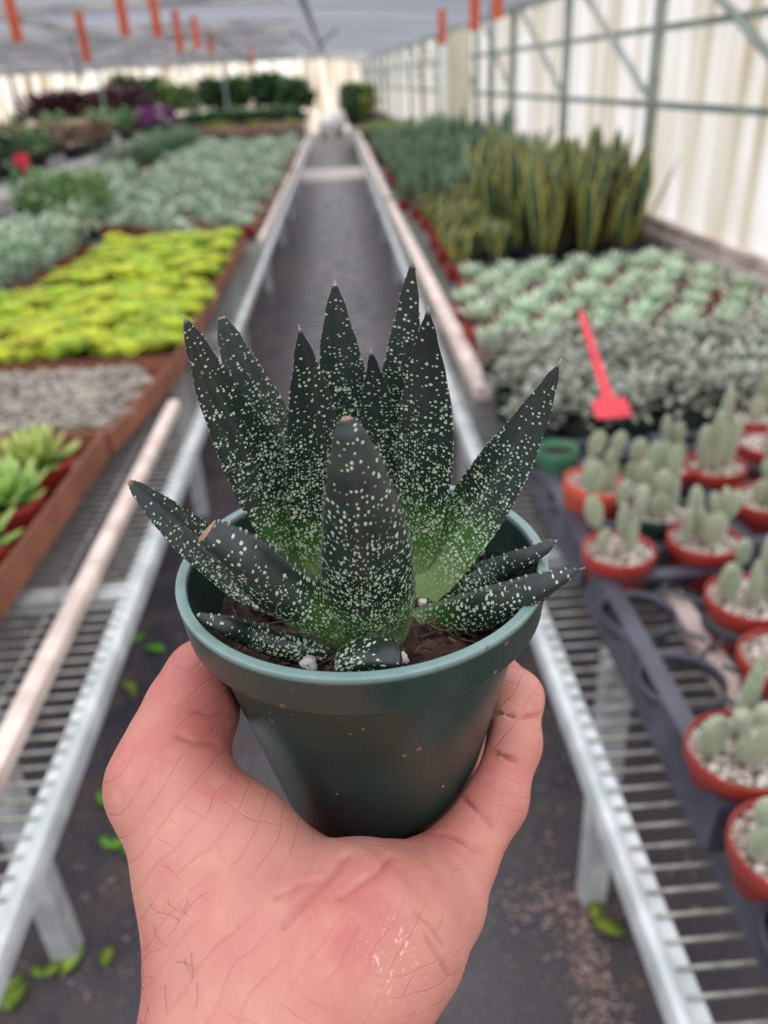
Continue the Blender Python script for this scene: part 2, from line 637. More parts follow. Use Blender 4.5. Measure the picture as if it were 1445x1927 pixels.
# straps hanging from the roof
STRAPS = [(-2.108, 6.39, 1.878, 2.15), (-2.152, 8.212, 1.794, 2.17), (-1.524, 7.029, 1.913, 2.17), (-1.388, 7.587, 1.922, 2.17), (-1.553, 9.594, 1.879, 2.17), (-1.488, 10.387, 1.927, 2.17), (-1.636, 12.706, 1.94, 2.17), (-1.732, 19.876, 1.88, 2.17), (1.08, 8.985, 1.797, 2.0), (1.038, 6.673, 1.808, 2.0), (1.153, 6.398, 1.859, 2.0)]
strap_words = ['longest orange strap at the far roof corner over the benches',
               'orange strap second from the roof corner above the red stake',
               'orange strap hanging above the dark purple plants',
               'shorter orange strap right after the one above the purple plants',
               'low orange strap over the white end wall, before two thinner ones',
               'thin orange strap beside the low one over the end wall',
               'small orange strap next to the thin one, far under the roof',
               'tiny faded orange strap farthest along the left row',
               'reddish strap hanging by the open gap in the wall',
               'reddish strap in front of the beige wall panel',
               'reddish strap hanging where roof meets the wall film']
for i, (x, y, z0, z1) in enumerate(STRAPS):
    m = MB()
    w = 0.035
    m.box(-w, w, -0.006, 0.006, z0, roof_z(x, y) - 0.003)
    o = m.obj('hanging_strap', M['strap'], loc=(x, y, 0), smooth=False)
    tag(o, strap_words[i], 'strap', 'orange straps hanging from the roof')

# dark irrigation lines hanging from the roof
CABLES = [((-0.55, 13.0, 2.15), (-0.30, 13.0, 1.98), (-0.28, 13.0, 1.80)), ((0.10, 12.6, 2.15), (-0.16, 12.6, 1.98), (-0.20, 12.6, 1.82)),
          ((-1.7, 12.8, 2.15), (-1.35, 12.8, 1.97), (-1.1, 12.8, 1.84)), ((-3.3, 12.0, 2.15), (-3.28, 12.0, 1.9), (-3.26, 12.0, 1.72)),
          ((-2.3, 14.0, 2.15), (-2.28, 14.0, 1.95), (-2.25, 14.0, 1.72)), ((-4.1, 15.0, 2.15), (-4.1, 15.0, 1.9), (-4.12, 15.0, 1.70))]
cable_words = ['dark hanging line crossing the roof left of the aisle', 'dark hanging line crossing the roof over the aisle',
               'slanting dark line below the roof over the silver plants', 'dark drop line below the long orange strap',
               'dark drop line hanging beyond the second orange strap', 'dark drop line hanging over the purple plants']
for i, pts in enumerate(CABLES):
    pts = [(pts[0][0], pts[0][1], roof_z(pts[0][0], pts[0][1]) - 0.004)] + list(pts[1:])
    o = MB().tube(pts, 0.014, 6).obj('hanging_line', M['cable'])
    tag(o, cable_words[i], 'cable', 'dark lines hanging from the roof')


# ------------------------------------------------------------------ benches
def bench(label, x0, x1, y0, y1, side, legs, pitch=0.032):
    """wire-topped bench: galvanised edge rails, welded wire top, cross bars, legs. side=+1: aisle edge is x0"""
    t = thing('plant_bench', label, 'bench', (0, 0, 0))
    for e, s in ((x0, 1), (x1, -1)):
        m = MB()
        rail = [(0.0, 0.648), (0.004, 0.662), (0.012, 0.668), (0.021, 0.664), (0.024, 0.655), (0.042, 0.654), (0.042, 0.622),
                (0.030, 0.618), (0.006, 0.618), (0.0, 0.628)]
        n = len(rail)
        vv = [(e + s * a, y, z) for y in (y0, y1) for a, z in rail]
        ff = [(k, (k + 1) % n, n + (k + 1) % n, n + k) for k in range(n)] + [tuple(range(n)), tuple(range(2 * n - 1, n - 1, -1))]
        m.add(vv, ff)
        m.obj('edge_rail', M['galv'], t, smooth=False)
    for y in (y0 + 0.02, y1 - 0.02):
        MB().box(x0 + 0.03, x1 - 0.03, y - 0.02, y + 0.02, 0.62, 0.65).obj('end_rail', M['galv'], t, smooth=False)
    m = MB()
    r = 0.0021
    n = int((y1 - y0) / pitch)
    for i in range(n):
        y = y0 + pitch * (i + 0.5)
        if y > 12 and i % 2:
            continue
        m.box(x0 + 0.024, x1 - 0.024, y - r, y + r, 0.655, 0.655 + 2 * r)
    k = int((x1 - x0) / 0.17)
    for i in range(1, k):
        x = x0 + (x1 - x0) * i / k
        m.box(x - r, x + r, y0 + 0.02, y1 - 0.02, 0.655 - 2 * r, 0.655)
    m.obj('wire_top', M['wire'], t, smooth=False)
    y = y0 + 0.5
    for y in legs:
        MB().box(x0 + 0.03, x1 - 0.03, y + 0.33, y + 0.372, 0.615, 0.648).obj('cross_bar', M['galv'], t, smooth=False)
        for lx in (x0 + (0.135 if side > 0 else 0.19), x1 - (0.19 if side > 0 else 0.21)):
            m = MB().box(lx - 0.024, lx + 0.024, y - 0.024, y + 0.024, 0.0, 0.648)
            m.obj('leg', M['galv'], t, smooth=False)
    return t


bench('long wire topped bench carrying the cacti and snake plants beside the film wall', 0.288, 1.66, -0.9, 16.9, 1,
      [-0.6, 1.08, 2.9, 4.9, 6.9, 9.0, 11.0, 13.0, 15.0])
bench('long wire topped bench carrying the lime green plants and card boxes', -2.75, -0.462, -0.9, 17.5, -1,
      [-0.7, 1.05, 2.95, 4.9, 6.9, 9.0, 11.0, 13.0, 15.0])
bench('second wire bench across the further aisle with pink brown plants', -7.6, -3.85, 5.0, 29.0, -1,
      [5.5, 9.0, 13.0, 17.0, 21.0, 25.0], 0.06)
bench('short bench at the far end of the aisle under tall foliage', -3.4, -0.75, 19.0, 28.5, -1, [19.5, 23.5, 27.5], 0.08)
bench('far bench beyond the snake plants carrying the green hedge of plants', 0.30, 1.0, 18.2, 28.5, 1, [18.5, 23.5, 27.5], 0.08)


def batten(label, x, y0, y1, z=0.6595, w=0.034, h=0.028, x1=None, group=None):
    m = MB()
    x1 = x if x1 is None else x1
    vv = []
    for zz in (z, z + h):
        for (xx, y) in ((x, y0), (x1, y1)):
            for s in (-1, 1):
                vv.append((xx + s * w / 2, y, zz))
    m.add(vv, [(0, 2, 3, 1), (4, 5, 7, 6), (0, 1, 5, 4), (2, 6, 7, 3), (0, 4, 6, 2), (1, 3, 7, 5)])
    return tag(m.obj('wooden_batten', M['batten'], smooth=False), label, 'batten', group)


batten('pale pinkish batten lying on the wires in front of the card boxes', -0.575, -0.4, 2.42, w=0.032)
batten('pale batten on the wires along the edge of the silver green plants', -0.535, 5.3, 9.4)
batten('pale batten far along the wires towards the aisle end', -0.53, 9.8, 16.5)
batten('pale pinkish batten ending beside the red pots of blue green rosettes', 0.392, 2.32, 6.6, w=0.05, h=0.04, x1=0.37)
batten('pale batten far along the bench edge beside the dark snake plants', 0.37, 6.9, 15.8, w=0.05, h=0.04)
batten('pale batten under the empty rings of the black tray', 0.452, -0.3, 1.86, w=0.036)
batten('second pale batten under the tray, further from the aisle', 0.560, -0.3, 1.86, w=0.036)
batten('third pale batten under the cactus tray, closest to the wall', 0.85, -0.3, 1.86, w=0.036)


# ------------------------------------------------------------------ card boxes and trays
def card_box(label, corners, z0, z1, mat=None):
    """open card tray; corners run round the box (x, y)"""
    m = MB()
    n = len(corners)
    c = Vector((sum(p[0] for p in corners) / n, sum(p[1] for p in corners) / n, 0))
    ring = []
    for z, k in ((z0, 0.0), (z1, 0.0), (z1, 0.008), (z0 + 0.006, 0.008)):
        for p in corners:
            d = (c - Vector((p[0], p[1], 0))).normalized() * k * 1.4
            ring.append((p[0] + d.x, p[1] + d.y, z))
    ff = [tuple(range(n - 1, -1, -1)), tuple(3 * n + k for k in range(n))]
    for r_ in range(3):
        for k in range(n):
            k2 = (k + 1) % n
            ff.append((r_ * n + k, r_ * n + k2, (r_ + 1) * n + k2, (r_ + 1) * n + k))
    m.add(ring, ff)
    o = m.obj('card_box', mat or M['card'], smooth=False)
    return tag(o, label, 'box', 'brown card boxes on the bench')


BZ = 0.689
card_box('open brown card box holding the pale green rosettes in red pots', [(-0.70, 1.16), (-0.672, 2.0), (-1.42, 2.03), (-1.45, 1.16)], BZ, 0.765)
card_box('open brown card box packed with tiny mauve grey plants', [(-0.664, 2.02), (-0.597, 2.60), (-1.42, 2.68), (-1.47, 2.05)], BZ, 0.755)
card_box('brown card box under the nearer half of the lime green plants', [(-0.595, 2.64), (-0.60, 3.72), (-1.62, 3.74), (-1.62, 2.70)], BZ, 0.765)
card_box('brown card box under the farther half of the lime green plants', [(-0.605, 3.75), (-0.595, 5.02), (-1.42, 5.02), (-1.42, 3.76)], BZ, 0.765)


def ring_tray(label, x0, y0, w, l, holes, z0=0.6885, h=0.058):
    """black carry tray: sloping sides, flat flange, rings joined by thin ribs"""
    t = thing('carry_tray', label, 'tray', (x0, y0, z0), 0, 'black carry trays under the cacti')
    m = MB()
    s = 0.018
    secs = [(0.0, 0.0), (s, h), (s + 0.03, h), (s + 0.03, h - 0.004), (s + 0.006, h - 0.006), (0.006, 0.0)]
    vv, ff = [], []
    for d, z in secs:
        vv += [(d, d, z), (w - d, d, z), (w - d, l - d, z), (d, l - d, z)]
    k = len(secs)
    for i in range(k):
        j = (i + 1) % k
        for q in range(4):
            q2 = (q + 1) % 4
            ff.append((i * 4 + q, i * 4 + q2, j * 4 + q2, j * 4 + q))
    m.add(vv, ff)
    m.obj('side_wall', M['tray'], t, smooth=False)
    for hx, hy in holes:
        R = 0.0605
        MB().lathe([(R + 0.003, h - 0.001), (R, h), (R - 0.002, h - 0.022), (R + 0.0005, h - 0.022)], 32, (hx, hy, 0), closed=True).obj('ring', M['tray'], t)
    zc = h - 0.006
    for hx, hy in holes:
        R = 0.063
        for an in (0.25, 0.75, 1.25, 1.75):
            a = an * math.pi
            p = Vector((hx + R * math.cos(a), hy + R * math.sin(a), zc))
            q = p + Vector((math.cos(a), math.sin(a), 0)) * 0.05
            q.x = min(max(q.x, s + 0.01), w - s - 0.01)
            q.y = min(max(q.y, s + 0.01), l - s - 0.01)
            if (q - p).length > 0.004:
                MB().tube([p, q], 0.004, 5).obj('rib', M['tray'], t, smooth=False)
    return t


HOLES = [(0.076, 0.085), (0.063, 0.253), (0.054, 0.424), (0.216, 0.20), (0.216, 0.395)]
ring_tray('black tray with two empty rings beside the big pad cactus', 0.39, 0.645, 0.292, 0.566, HOLES)
ring_tray('black tray at the near end of the bench below the big pad cactus', 0.39, 0.062, 0.292, 0.566, HOLES)
ring_tray('black tray under the tall bunny ear cacti and the small green pot', 0.39, 1.232, 0.292, 0.566, HOLES)
ring_tray('black tray next to the wall side under the woolly finger cactus', 0.69, 1.232, 0.292, 0.566, HOLES)
ring_tray('black tray beside the one with empty rings, towards the wall', 0.69, 0.645, 0.292, 0.566, HOLES)


# ------------------------------------------------------------------ plants on the benches
GA = math.radians(137.508)


def rosette(n, L, W, e_in=80, e_out=12, curl=12, segs=5, thick=0.35, cup=0.2, seed=0, z0=0.0, prof=None, r0=0.004, mb_=None, c=(0, 0)):
    rr = random.Random(seed)
    m = mb_ or MB()
    for i in range(n):
        t = i / max(1, n - 1)                        # 0 outer .. 1 inner
        e = math.radians(e_out + (e_in - e_out) * t + rr.uniform(-5, 5))
        l = L * (1.0 - 0.45 * t) * rr.uniform(0.9, 1.1)
        a = i * GA + rr.uniform(-0.1, 0.1)
        rad = r0 * (1 - t)
        m.blade((c[0] + rad * math.cos(a), c[1] + rad * math.sin(a), z0 + 0.01 * t), a, e - math.radians(curl) * 0.3, e + math.radians(curl), l,
                W * (1 - 0.3 * t), segs, thick, cup, prof)
    return m


def bush(n, rx, rz, L, W, seed=0, z0=0.0, e_lo=-10, e_hi=70, segs=3, thick=0.12, stems=0):
    """dome of leaves carried by short stems from the middle"""
    rr = random.Random(seed)
    m = MB()
    for i in range(n):
        a = rr.uniform(0, 2 * math.pi)
        q = rr.random() ** 0.5
        h = rr.uniform(0.15, 1.0)
        rad = rx * q * math.sqrt(max(0.05, 1 - (h * 0.85) ** 2))
        e = math.radians(rr.uniform(e_lo, e_hi))
        m.blade((rad * math.cos(a), rad * math.sin(a), z0 + rz * h), a + rr.uniform(-0.8, 0.8), e, e - math.radians(rr.uniform(0, 35)),
                L * rr.uniform(0.7, 1.2), W * rr.uniform(0.8, 1.2), segs, thick, 0.15)
    for i in range(stems):
        a = rr.uniform(0, 2 * math.pi)
        q = rx * 0.6 * rr.random()
        m.tube([(0.01 * math.cos(a), 0.01 * math.sin(a), z0 - 0.02), (q * math.cos(a) * 0.6, q * math.sin(a) * 0.6, z0 + rz * 0.4),
                (q * math.cos(a), q * math.sin(a), z0 + rz * 0.85)], 0.004, 5)
    return m


def tuft(n, L, W, e_lo, e_hi, curl, seed=0, z0=0.0, r0=0.03, segs=6, prof=None, tw=0.0, thick=0.25, side=0.0):
    """upright blades from one crown"""
    rr = random.Random(seed)
    m = MB()
    for i in range(n):
        a = i * GA + rr.uniform(-0.4, 0.4)
        e = math.radians(rr.uniform(e_lo, e_hi))
        m.blade((r0 * rr.random() * math.cos(a), r0 * rr.random() * math.sin(a), z0), a, e, e + math.radians(rr.uniform(-curl, curl)),
                L * rr.uniform(0.6, 1.05), W * rr.uniform(0.8, 1.15), segs, thick, 0.18, prof, rr.uniform(-side, side), rr.uniform(-tw, tw))
    return m


def pot_mb(rt, rb, h, seg=28, wall=0.003, band=0.2):
    zb = h * (1 - band)
    rs = rb + (rt - rb) * 0.86
    return MB().lathe([(0.0, 0.0), (rb - 0.003, 0.0), (rb, 0.003), (rs, zb), (rt - 0.001, zb + 0.002), (rt, zb + 0.004), (rt, h - 0.002), (rt - 0.001, h),
                       (rt - wall, h), (rt - wall - 0.001, zb), (rb - wall, 0.005), (0.0, 0.005)], seg)


def disc_mb(r, z, bumpy=0.0, seed=0, rings=5, seg=24):
    rr = random.Random(seed)
    m = MB()
    vv = [(0, 0, z)]
    ff = []
    for i in range(1, rings + 1):
        for k in range(seg):
            a = 2 * math.pi * k / seg
            q = r * i / rings
            vv.append((q * math.cos(a), q * math.sin(a), z + (rr.uniform(-bumpy, bumpy) if i < rings else 0)))
    for k in range(seg):
        ff.append((0, 1 + k, 1 + (k + 1) % seg))
    for i in range(rings - 1):
        for k in range(seg):
            a, b = 1 + i * seg + k, 1 + i * seg + (k + 1) % seg
            ff.append((a, a + seg, b + seg, b))
    return m.add(vv, ff)


def potted(name, label, cat, potmat, rt, rb, h, fol, folmat, soil=True, group=None):
    t = thing(name, label, cat, (0, 0, -5), 0, group)
    pot_mb(rt, rb, h).obj('pot', potmat, t)
    if soil:
        disc_mb(rt - 0.008, h * 0.86, 0.003, 3).obj('soil', M['soil_far'], t)
    fol.obj('foliage', folmat, t)
    return t


def wide(t):          # spoon-shaped leaf
    return 0.35 + 0.65 * math.sin(math.pi * min(1.0, 0.1 + t * 0.72)) if t < 0.96 else 0.45


def slim(t):          # narrow pointed leaf
    return (1.0 - t) ** 0.7 if t > 0.25 else 0.8 + 0.1 * t


def lance(t):         # fleshy pointed leaf
    return 0.5 + 0.5 * math.sin(math.pi * min(1.0, t * 0.85)) if t < 0.62 else 1.0 * (max(0.0, (1 - t) / 0.38)) ** 0.8


def sword(t):
    return 0.55 + 0.45 * math.sin(math.pi * min(1.0, t * 0.9)) if t < 0.75 else 0.86 * (max(0.0, (1 - t) / 0.25)) ** 0.75


def grid(x0, x1, y0, y1, px, py, jit, inside=None, stagger=True):
    out = []
    ny = max(1, int(round((y1 - y0) / py)))
    nx_ = max(1, int(round((x1 - x0) / px)))
    for j in range(ny):
        for i in range(nx_):
            x = x0 + (i + 0.5 + (0.25 if (j % 2 and stagger) else -0.25 if stagger else 0)) * (x1 - x0) / nx_ + RNG.uniform(-jit, jit)
            y = y0 + (j + 0.5) * (y1 - y0) / ny + RNG.uniform(-jit, jit)
            if inside is None or inside(x, y):
                out.append((x, y))
    return out


# lime green bedding plants in the two card boxes
lime = Kind([tag(rosette(20, 0.064, 0.042, 84, 34, -6, 5, 0.2, 0.55, seed=s, prof=wide, r0=0.016).obj('lime_succulent', M['lime'], loc=(0, 0, -5)),
                 'x', 'plant') for s in range(5)])
for i, (x, y) in enumerate(grid(-1.52, -0.625, 2.70, 3.69, 0.085, 0.071, 0.022)):
    lime.place(i * 3 + int(y * 7), (x, y, BZ + 0.04 + RNG.uniform(0, 0.035)), RNG.uniform(0, 6.28), RNG.uniform(0.9, 1.3),
               'small lime green succulent packed in the nearer lime box', 'plant', 'lime plants in the nearer box')
for i, (x, y) in enumerate(grid(-1.38, -0.635, 3.80, 4.98, 0.095, 0.080, 0.024)):
    lime.place(i * 3 + int(y * 7), (x, y, BZ + 0.04 + RNG.uniform(0, 0.04)), RNG.uniform(0, 6.28), RNG.uniform(0.95, 1.35),
               'small lime green succulent packed in the farther lime box', 'plant', 'lime plants in the farther box')

# tiny mauve grey rosettes


def mauve_mb(s):
    m = MB()
    rr = random.Random(s)
    for k in range(4):
        a = k * 1.57 + rr.uniform(-0.4, 0.4)
        rosette(12, 0.022, 0.012, 75, 10, 10, 3, 0.45, 0.2, seed=s * 9 + k, prof=wide, mb_=m, c=(0.02 * math.cos(a), 0.02 * math.sin(a)), z0=rr.uniform(0, 0.006))
    return m


mauve = Kind([tag(mauve_mb(s).obj('mauve_rosette', M['mauvegrey'], loc=(0, 0, -5)), 'x', 'plant') for s in range(4)])
for i, (x, y) in enumerate(grid(-1.36, -0.66, 2.08, 2.62, 0.068, 0.068, 0.008, lambda x, y: y < 2.57 - (x + 0.6) * 0.1 and x < -0.66 + max(0, (y - 2.05)) * 0.1)):
    mauve.place(i * 5 + int(y * 13), (x, y, BZ + 0.04), RNG.uniform(0, 6.28), RNG.uniform(0.9, 1.25),
                'tiny mauve grey rosette clump in the flat card box', 'plant', 'tiny rosettes in the card box')

# pale green rosettes in red pots, nearest box
pale_words = {}
pale_pos = [(-0.785, 1.80), (-0.995, 1.82), (-0.79, 1.595), (-1.0, 1.61), (-0.795, 1.395), (-1.005, 1.405), (-0.81, 1.20), (-1.21, 1.74)]
pale_label = ['pale green rosette in red pot, at the box corner touching the mauve rosettes', 'pale green rosette second along the back of the near box',
              'pale green rosette second from the back along the aisle side of the near box', 'pale green rosette away from the aisle, in the second row of the near box',
              'pale green rosette third from the back along the aisle side of the near box', 'pale green rosette away from the aisle, in the third row of the near box',
              'pale green rosette last along the aisle side of the near box', 'pale green rosette deepest in the near box, at its back']
pk = Kind([potted('potted_rosette', 'x', 'potted plant', M['redpot'], 0.062, 0.05, 0.062,
                  rosette(46, 0.098, 0.026, 78, 8, 26, 6, 0.45, 0.2, seed=40 + s, z0=0.052, prof=lance), M['palegreen']) for s in range(3)])
for i, (x, y) in enumerate(pale_pos):
    pk.place(i, (x, y, BZ + 0.0065), RNG.uniform(0, 6.28), RNG.uniform(1.34, 1.42), pale_label[i], 'potted plant', 'pale green rosettes in the near box')

# silver green mass behind the lime boxes
BT = 0.6595
sil = Kind([potted('silver_succulent', 'x', 'potted plant', M['redpot'], 0.07, 0.055, 0.08, fol, M['silvergreen'], soil=False) for fol in
            (rosette(22, 0.13, 0.045, 75, 20, 15, 4, 0.25, 0.2, seed=61, z0=0.06, prof=wide), bush(90, 0.11, 0.12, 0.055, 0.028, 62, 0.07),
             rosette(26, 0.12, 0.035, 80, 25, 20, 4, 0.3, 0.2, seed=63, z0=0.06, prof=slim), bush(80, 0.12, 0.13, 0.07, 0.02, 64, 0.07))])


def in_silver(x, y):
    return x > -0.75 - (y - 4.9) * 0.55 - 0.35 and x > -2.0 and y < 13.3


for i, (x, y) in enumerate(grid(-2.0, -0.60, 5.2, 13.2, 0.20, 0.225, 0.03, in_silver)):
    sil.place(i * 3 + int(y * 3), (x, y, BT), RNG.uniform(0, 6.28), RNG.uniform(0.9, 1.15),
              'silver green succulent in the broad mass behind the lime boxes', 'potted plant', 'silver green mass behind the lime boxes')
# blue grey plants between the lime boxes and the further edge
blu = Kind([potted('blue_grey_plant', 'x', 'potted plant', M['redpot'], 0.075, 0.06, 0.09, fol, M['silvergreen'], soil=False) for fol in
            (bush(130, 0.14, 0.17, 0.07, 0.03, 71, 0.09, stems=6), bush(110, 0.14, 0.20, 0.08, 0.024, 72, 0.09, e_lo=10, e_hi=85, stems=7))])
for i, (x, y) in enumerate([(-1.70, 3.25), (-1.72, 3.55), (-1.70, 3.85), (-1.55, 4.05), (-1.80, 4.10), (-1.56, 4.35), (-1.84, 4.40), (-1.60, 4.68), (-1.90, 4.70),
                            (-1.58, 4.98), (-1.86, 5.0), (-2.12, 4.75), (-2.1, 4.4), (-1.98, 4.1)]):
    blu.place(i, (x, y, BT), RNG.uniform(0, 6.28), RNG.uniform(0.9, 1.1),
              'tall blue grey leafy plant beside the far side of the lime boxes', 'potted plant', 'blue grey plants beside the lime boxes')
fb = Kind([potted('green_bushy_plant', 'x', 'potted plant', M['blackpot'], 0.08, 0.065, 0.1,
                  bush(140, 0.15, 0.28, 0.075, 0.024, 80 + s, 0.1, e_lo=15, e_hi=88, stems=6), M['bush'], soil=False) for s in range(2)])
for i, (x, y) in enumerate([(-1.78, 5.65), (-2.02, 5.75), (-1.74, 5.95), (-2.0, 6.1), (-1.78, 6.3), (-2.22, 6.2), (-2.05, 6.45), (-2.25, 6.7)]):
    fb.place(i, (x, y, BT), RNG.uniform(0, 6.28), RNG.uniform(0.9, 1.1),
             'fresh green bushy plant between the blue grey plants and the grey blades', 'potted plant', 'fresh green bushy plants')
gb = Kind([potted('grey_bladed_plant', 'x', 'potted plant', M['blackpot'], 0.07, 0.055, 0.09,
                  tuft(40, 0.24, 0.012, 55, 88, 15, 90 + s, 0.08, 0.04, 4, slim), M['silvergreen'], soil=False) for s in range(2)])
for i, (x, y) in enumerate(grid(-2.68, -2.1, 7.0, 9.4, 0.2, 0.27, 0.03)):
    gb.place(i, (x, y, BT), RNG.uniform(0, 6.28), RNG.uniform(0.9, 1.1),
             'grey green plant of thin blades near the bench edge below the red stake', 'potted plant', 'thin bladed grey plants')
dg = Kind([potted('dark_bladed_plant', 'x', 'potted plant', M['redpot'], 0.09, 0.07, 0.1,
                  tuft(46, 0.36, 0.018, 50, 88, 25, 95 + s, 0.09, 0.05, 4, slim), M['grassy'], soil=False) for s in range(2)])
for i, (x, y) in enumerate(grid(-2.68, -2.05, 9.7, 14.2, 0.3, 0.36, 0.04)):
    dg.place(i, (x, y, BT), RNG.uniform(0, 6.28), RNG.uniform(0.9, 1.1),
             'deep green plant of upright blades behind the silver green mass', 'potted plant', 'deep green upright blades')
# low dark trays and plants at the end of this bench
low = Kind([potted('low_tray_plant', 'x', 'potted plant', M['blackpot'], 0.13, 0.11, 0.12, bush(60, 0.14, 0.1, 0.08, 0.04, 101, 0.11), M['coleus'], soil=False),
            potted('low_tray_plant', 'x', 'potted plant', M['blackpot'], 0.13, 0.11, 0.12, bush(60, 0.14, 0.14, 0.09, 0.04, 102, 0.11), M['yellowgreen'], soil=False)])
for i, (x, y) in enumerate(grid(-2.6, -0.65, 14.4, 17.2, 0.33, 0.4, 0.03)):
    low.place(0 if y < 16.0 else i % 2, (x, y, BT), RNG.uniform(0, 6.28), RNG.uniform(0.9, 1.1),
              'low dark potted plant at the far end of the left bench', 'potted plant', 'low plants at the bench end')

# second bench and beyond
cole = Kind([potted('coleus', 'x', 'potted plant', M['blackpot'], 0.15, 0.12, 0.16, bush(110, 0.30, 0.30, 0.13, 0.075, 110 + s, 0.15), M['coleus'], soil=False) for s in range(2)])
for i, (x, y) in enumerate([(-4.15, 13.9), (-4.2, 14.6), (-4.75, 13.7), (-4.8, 14.4), (-5.35, 13.9), (-4.2, 15.3), (-4.85, 15.2), (-5.4, 14.7), (-4.3, 16.0)]):
    cole.place(i, (x, y, BT), RNG.uniform(0, 6.28), 1.0, 'pink brown leafy plant on the bench across the further aisle', 'potted plant', 'pink brown leafy plants')
gl = Kind([potted('green_leafy_plant', 'x', 'potted plant', M['blackpot'], 0.15, 0.12, 0.16, bush(110, 0.28, 0.34, 0.13, 0.08, 120 + s, 0.15), M[k], soil=False)
           for s, k in enumerate(('bush', 'deepgreen'))])
for i, (x, y) in enumerate([(-4.15, 10.4), (-4.7, 10.6), (-4.2, 11.1), (-4.8, 11.3), (-4.25, 11.8), (-4.9, 12.0), (-5.3, 11.0), (-5.45, 12.0), (-5.5, 12.9), (-4.3, 12.7), (-5.0, 12.9)]):
    gl.place(1 if i < 6 else 0, (x, y, BT), RNG.uniform(0, 6.28), 0.9, 'green leafy plant before the pink brown ones on the second bench', 'potted plant',
             'green plants on the second bench')
for i, (x, y) in enumerate([(-6.0, 14.0), (-6.1, 15.2), (-6.6, 14.6), (-5.8, 16.2), (-6.7, 16.0), (-5.2, 16.8), (-4.5, 17.4), (-5.6, 17.8), (-4.3, 18.3), (-5.0, 18.6)]):
    gl.place(0, (x, y, BT), RNG.uniform(0, 6.28), 1.1, 'green leafy plant behind the pink brown ones on the second bench', 'potted plant', 'green plants behind the pink brown')
pu = Kind([potted('purple_plant', 'x', 'potted plant', M['blackpot'], 0.2, 0.17, 0.2, bush(120, 0.5, 0.62, 0.3, 0.12, 130 + s, 0.2, e_lo=20, e_hi=85), M['purple'], soil=False)
           for s in range(2)])
for i in range(9):
    pu.place(i, (-7.3 + 0.58 * (i % 5), 22.3 + 1.5 * (i // 5) + 0.25 * (i % 2), BT), RNG.uniform(0, 6.28), 1.0,
             'dark purple leafy plant in the row before the white end wall', 'potted plant', 'dark purple plants')
# foliage standing on the floor before the end wall
tree_words = ['tall dark green shrub between the purple plants and the white wall gap', 'tall dark green shrub beside the first one, before the white wall',
              'lower green shrub behind the magenta flowers', 'broad green shrub over the bench end left of the aisle', 'round green shrub next to the aisle end',
              'dark shrub with the highest crown at the aisle end', 'pale green shrub standing behind the dark one at the aisle end',
              'green shrub last before the aisle opening']
trees = [(-6.1, 26.5, 0.62, 1.28, 'deepgreen'), (-5.3, 26.2, 0.6, 1.2, 'deepgreen'), (-4.4, 25.5, 0.55, 0.9, 'bush'), (-3.2, 24.4, 0.62, 1.0, 'deepgreen'),
         (-2.5, 24.8, 0.55, 1.0, 'bush'), (-1.75, 24.0, 0.55, 1.1, 'deepgreen'), (-1.2, 25.0, 0.45, 0.9, 'bush'), (-0.95, 22.6, 0.42, 0.8, 'deepgreen')]
for i, (x, y, r, h, k) in enumerate(trees):
    zb = 0.655 if -3.4 < x < -0.7 or x < -3.85 else 0.0
    t = thing('bushy_shrub', tree_words[i], 'shrub', (x, y, zb), 0, 'shrubs before the end wall')
    hh = h - (0.0 if zb else 0)
    pot_mb(0.2, 0.16, 0.22).obj('pot', M['blackpot'], t)
    MB().tube([(0, 0, 0.1), (0.02, 0.01, hh * 0.4), (0, 0, hh * 0.7)], [0.03, 0.025, 0.012], 6).obj('stem', M['soil_far'], t)
    bush(300, r, hh * 0.78, 0.28, 0.16, 140 + i, 0.2).obj('foliage', M[k], t)
dk = Kind([potted('dark_green_plant', 'x', 'potted plant', M['blackpot'], 0.17, 0.15, 0.16, bush(90, 0.2, 0.22, 0.13, 0.07, 155, 0.14), M['deepgreen'], soil=False)])
for i, (x, y) in enumerate(grid(-3.3, -0.85, 19.3, 21.6, 0.42, 0.6, 0.03)):
    dk.place(0, (x, y, BT), RNG.uniform(0, 6.28), 1.0, 'dark green plant in a wide black pot on the short bench at the aisle end', 'potted plant', 'dark plants in black pots')
mag = Kind([potted('magenta_flower_plant', 'x', 'potted plant', M['blackpot'], 0.16, 0.13, 0.16, bush(90, 0.3, 0.26, 0.12, 0.1, 150, 0.15, e_lo=10, e_hi=80), M['magenta'], soil=False)])
for i, (x, y) in enumerate([(-4.25, 20.2), (-3.95, 20.9), (-4.4, 21.0)]):
    mag.place(0, (x, y, BT), RNG.uniform(0, 6.28), 1.1, ['magenta flowering plant at the bench edge, front of three', 'magenta flowering plant behind, closest to the aisle',
                                                        'magenta flowering plant behind, away from the aisle'][i], 'potted plant', 'magenta flowers')
yg = Kind([potted('yellow_green_plant', 'x', 'potted plant', M['blackpot'], 0.12, 0.1, 0.1, bush(60, 0.17, 0.12, 0.09, 0.04, 160, 0.09), M['yellowgreen'], soil=False)])
for i, (x, y) in enumerate(grid(0.42, 1.15, 13.4, 15.2, 0.3, 0.36, 0.03)):
    yg.place(0, (x, y, BT), RNG.uniform(0, 6.28), 1.0, 'low yellow green plant behind the dark snake plants', 'potted plant', 'low yellow green plants')
hd = Kind([potted('hedge_plant', 'x', 'potted plant', M['blackpot'], 0.15, 0.12, 0.16, bush(130, 0.24, 0.58, 0.17, 0.09, 165 + s, 0.14), M[k], soil=False)
           for s, k in enumerate(('deepgreen', 'yellowgreen'))])
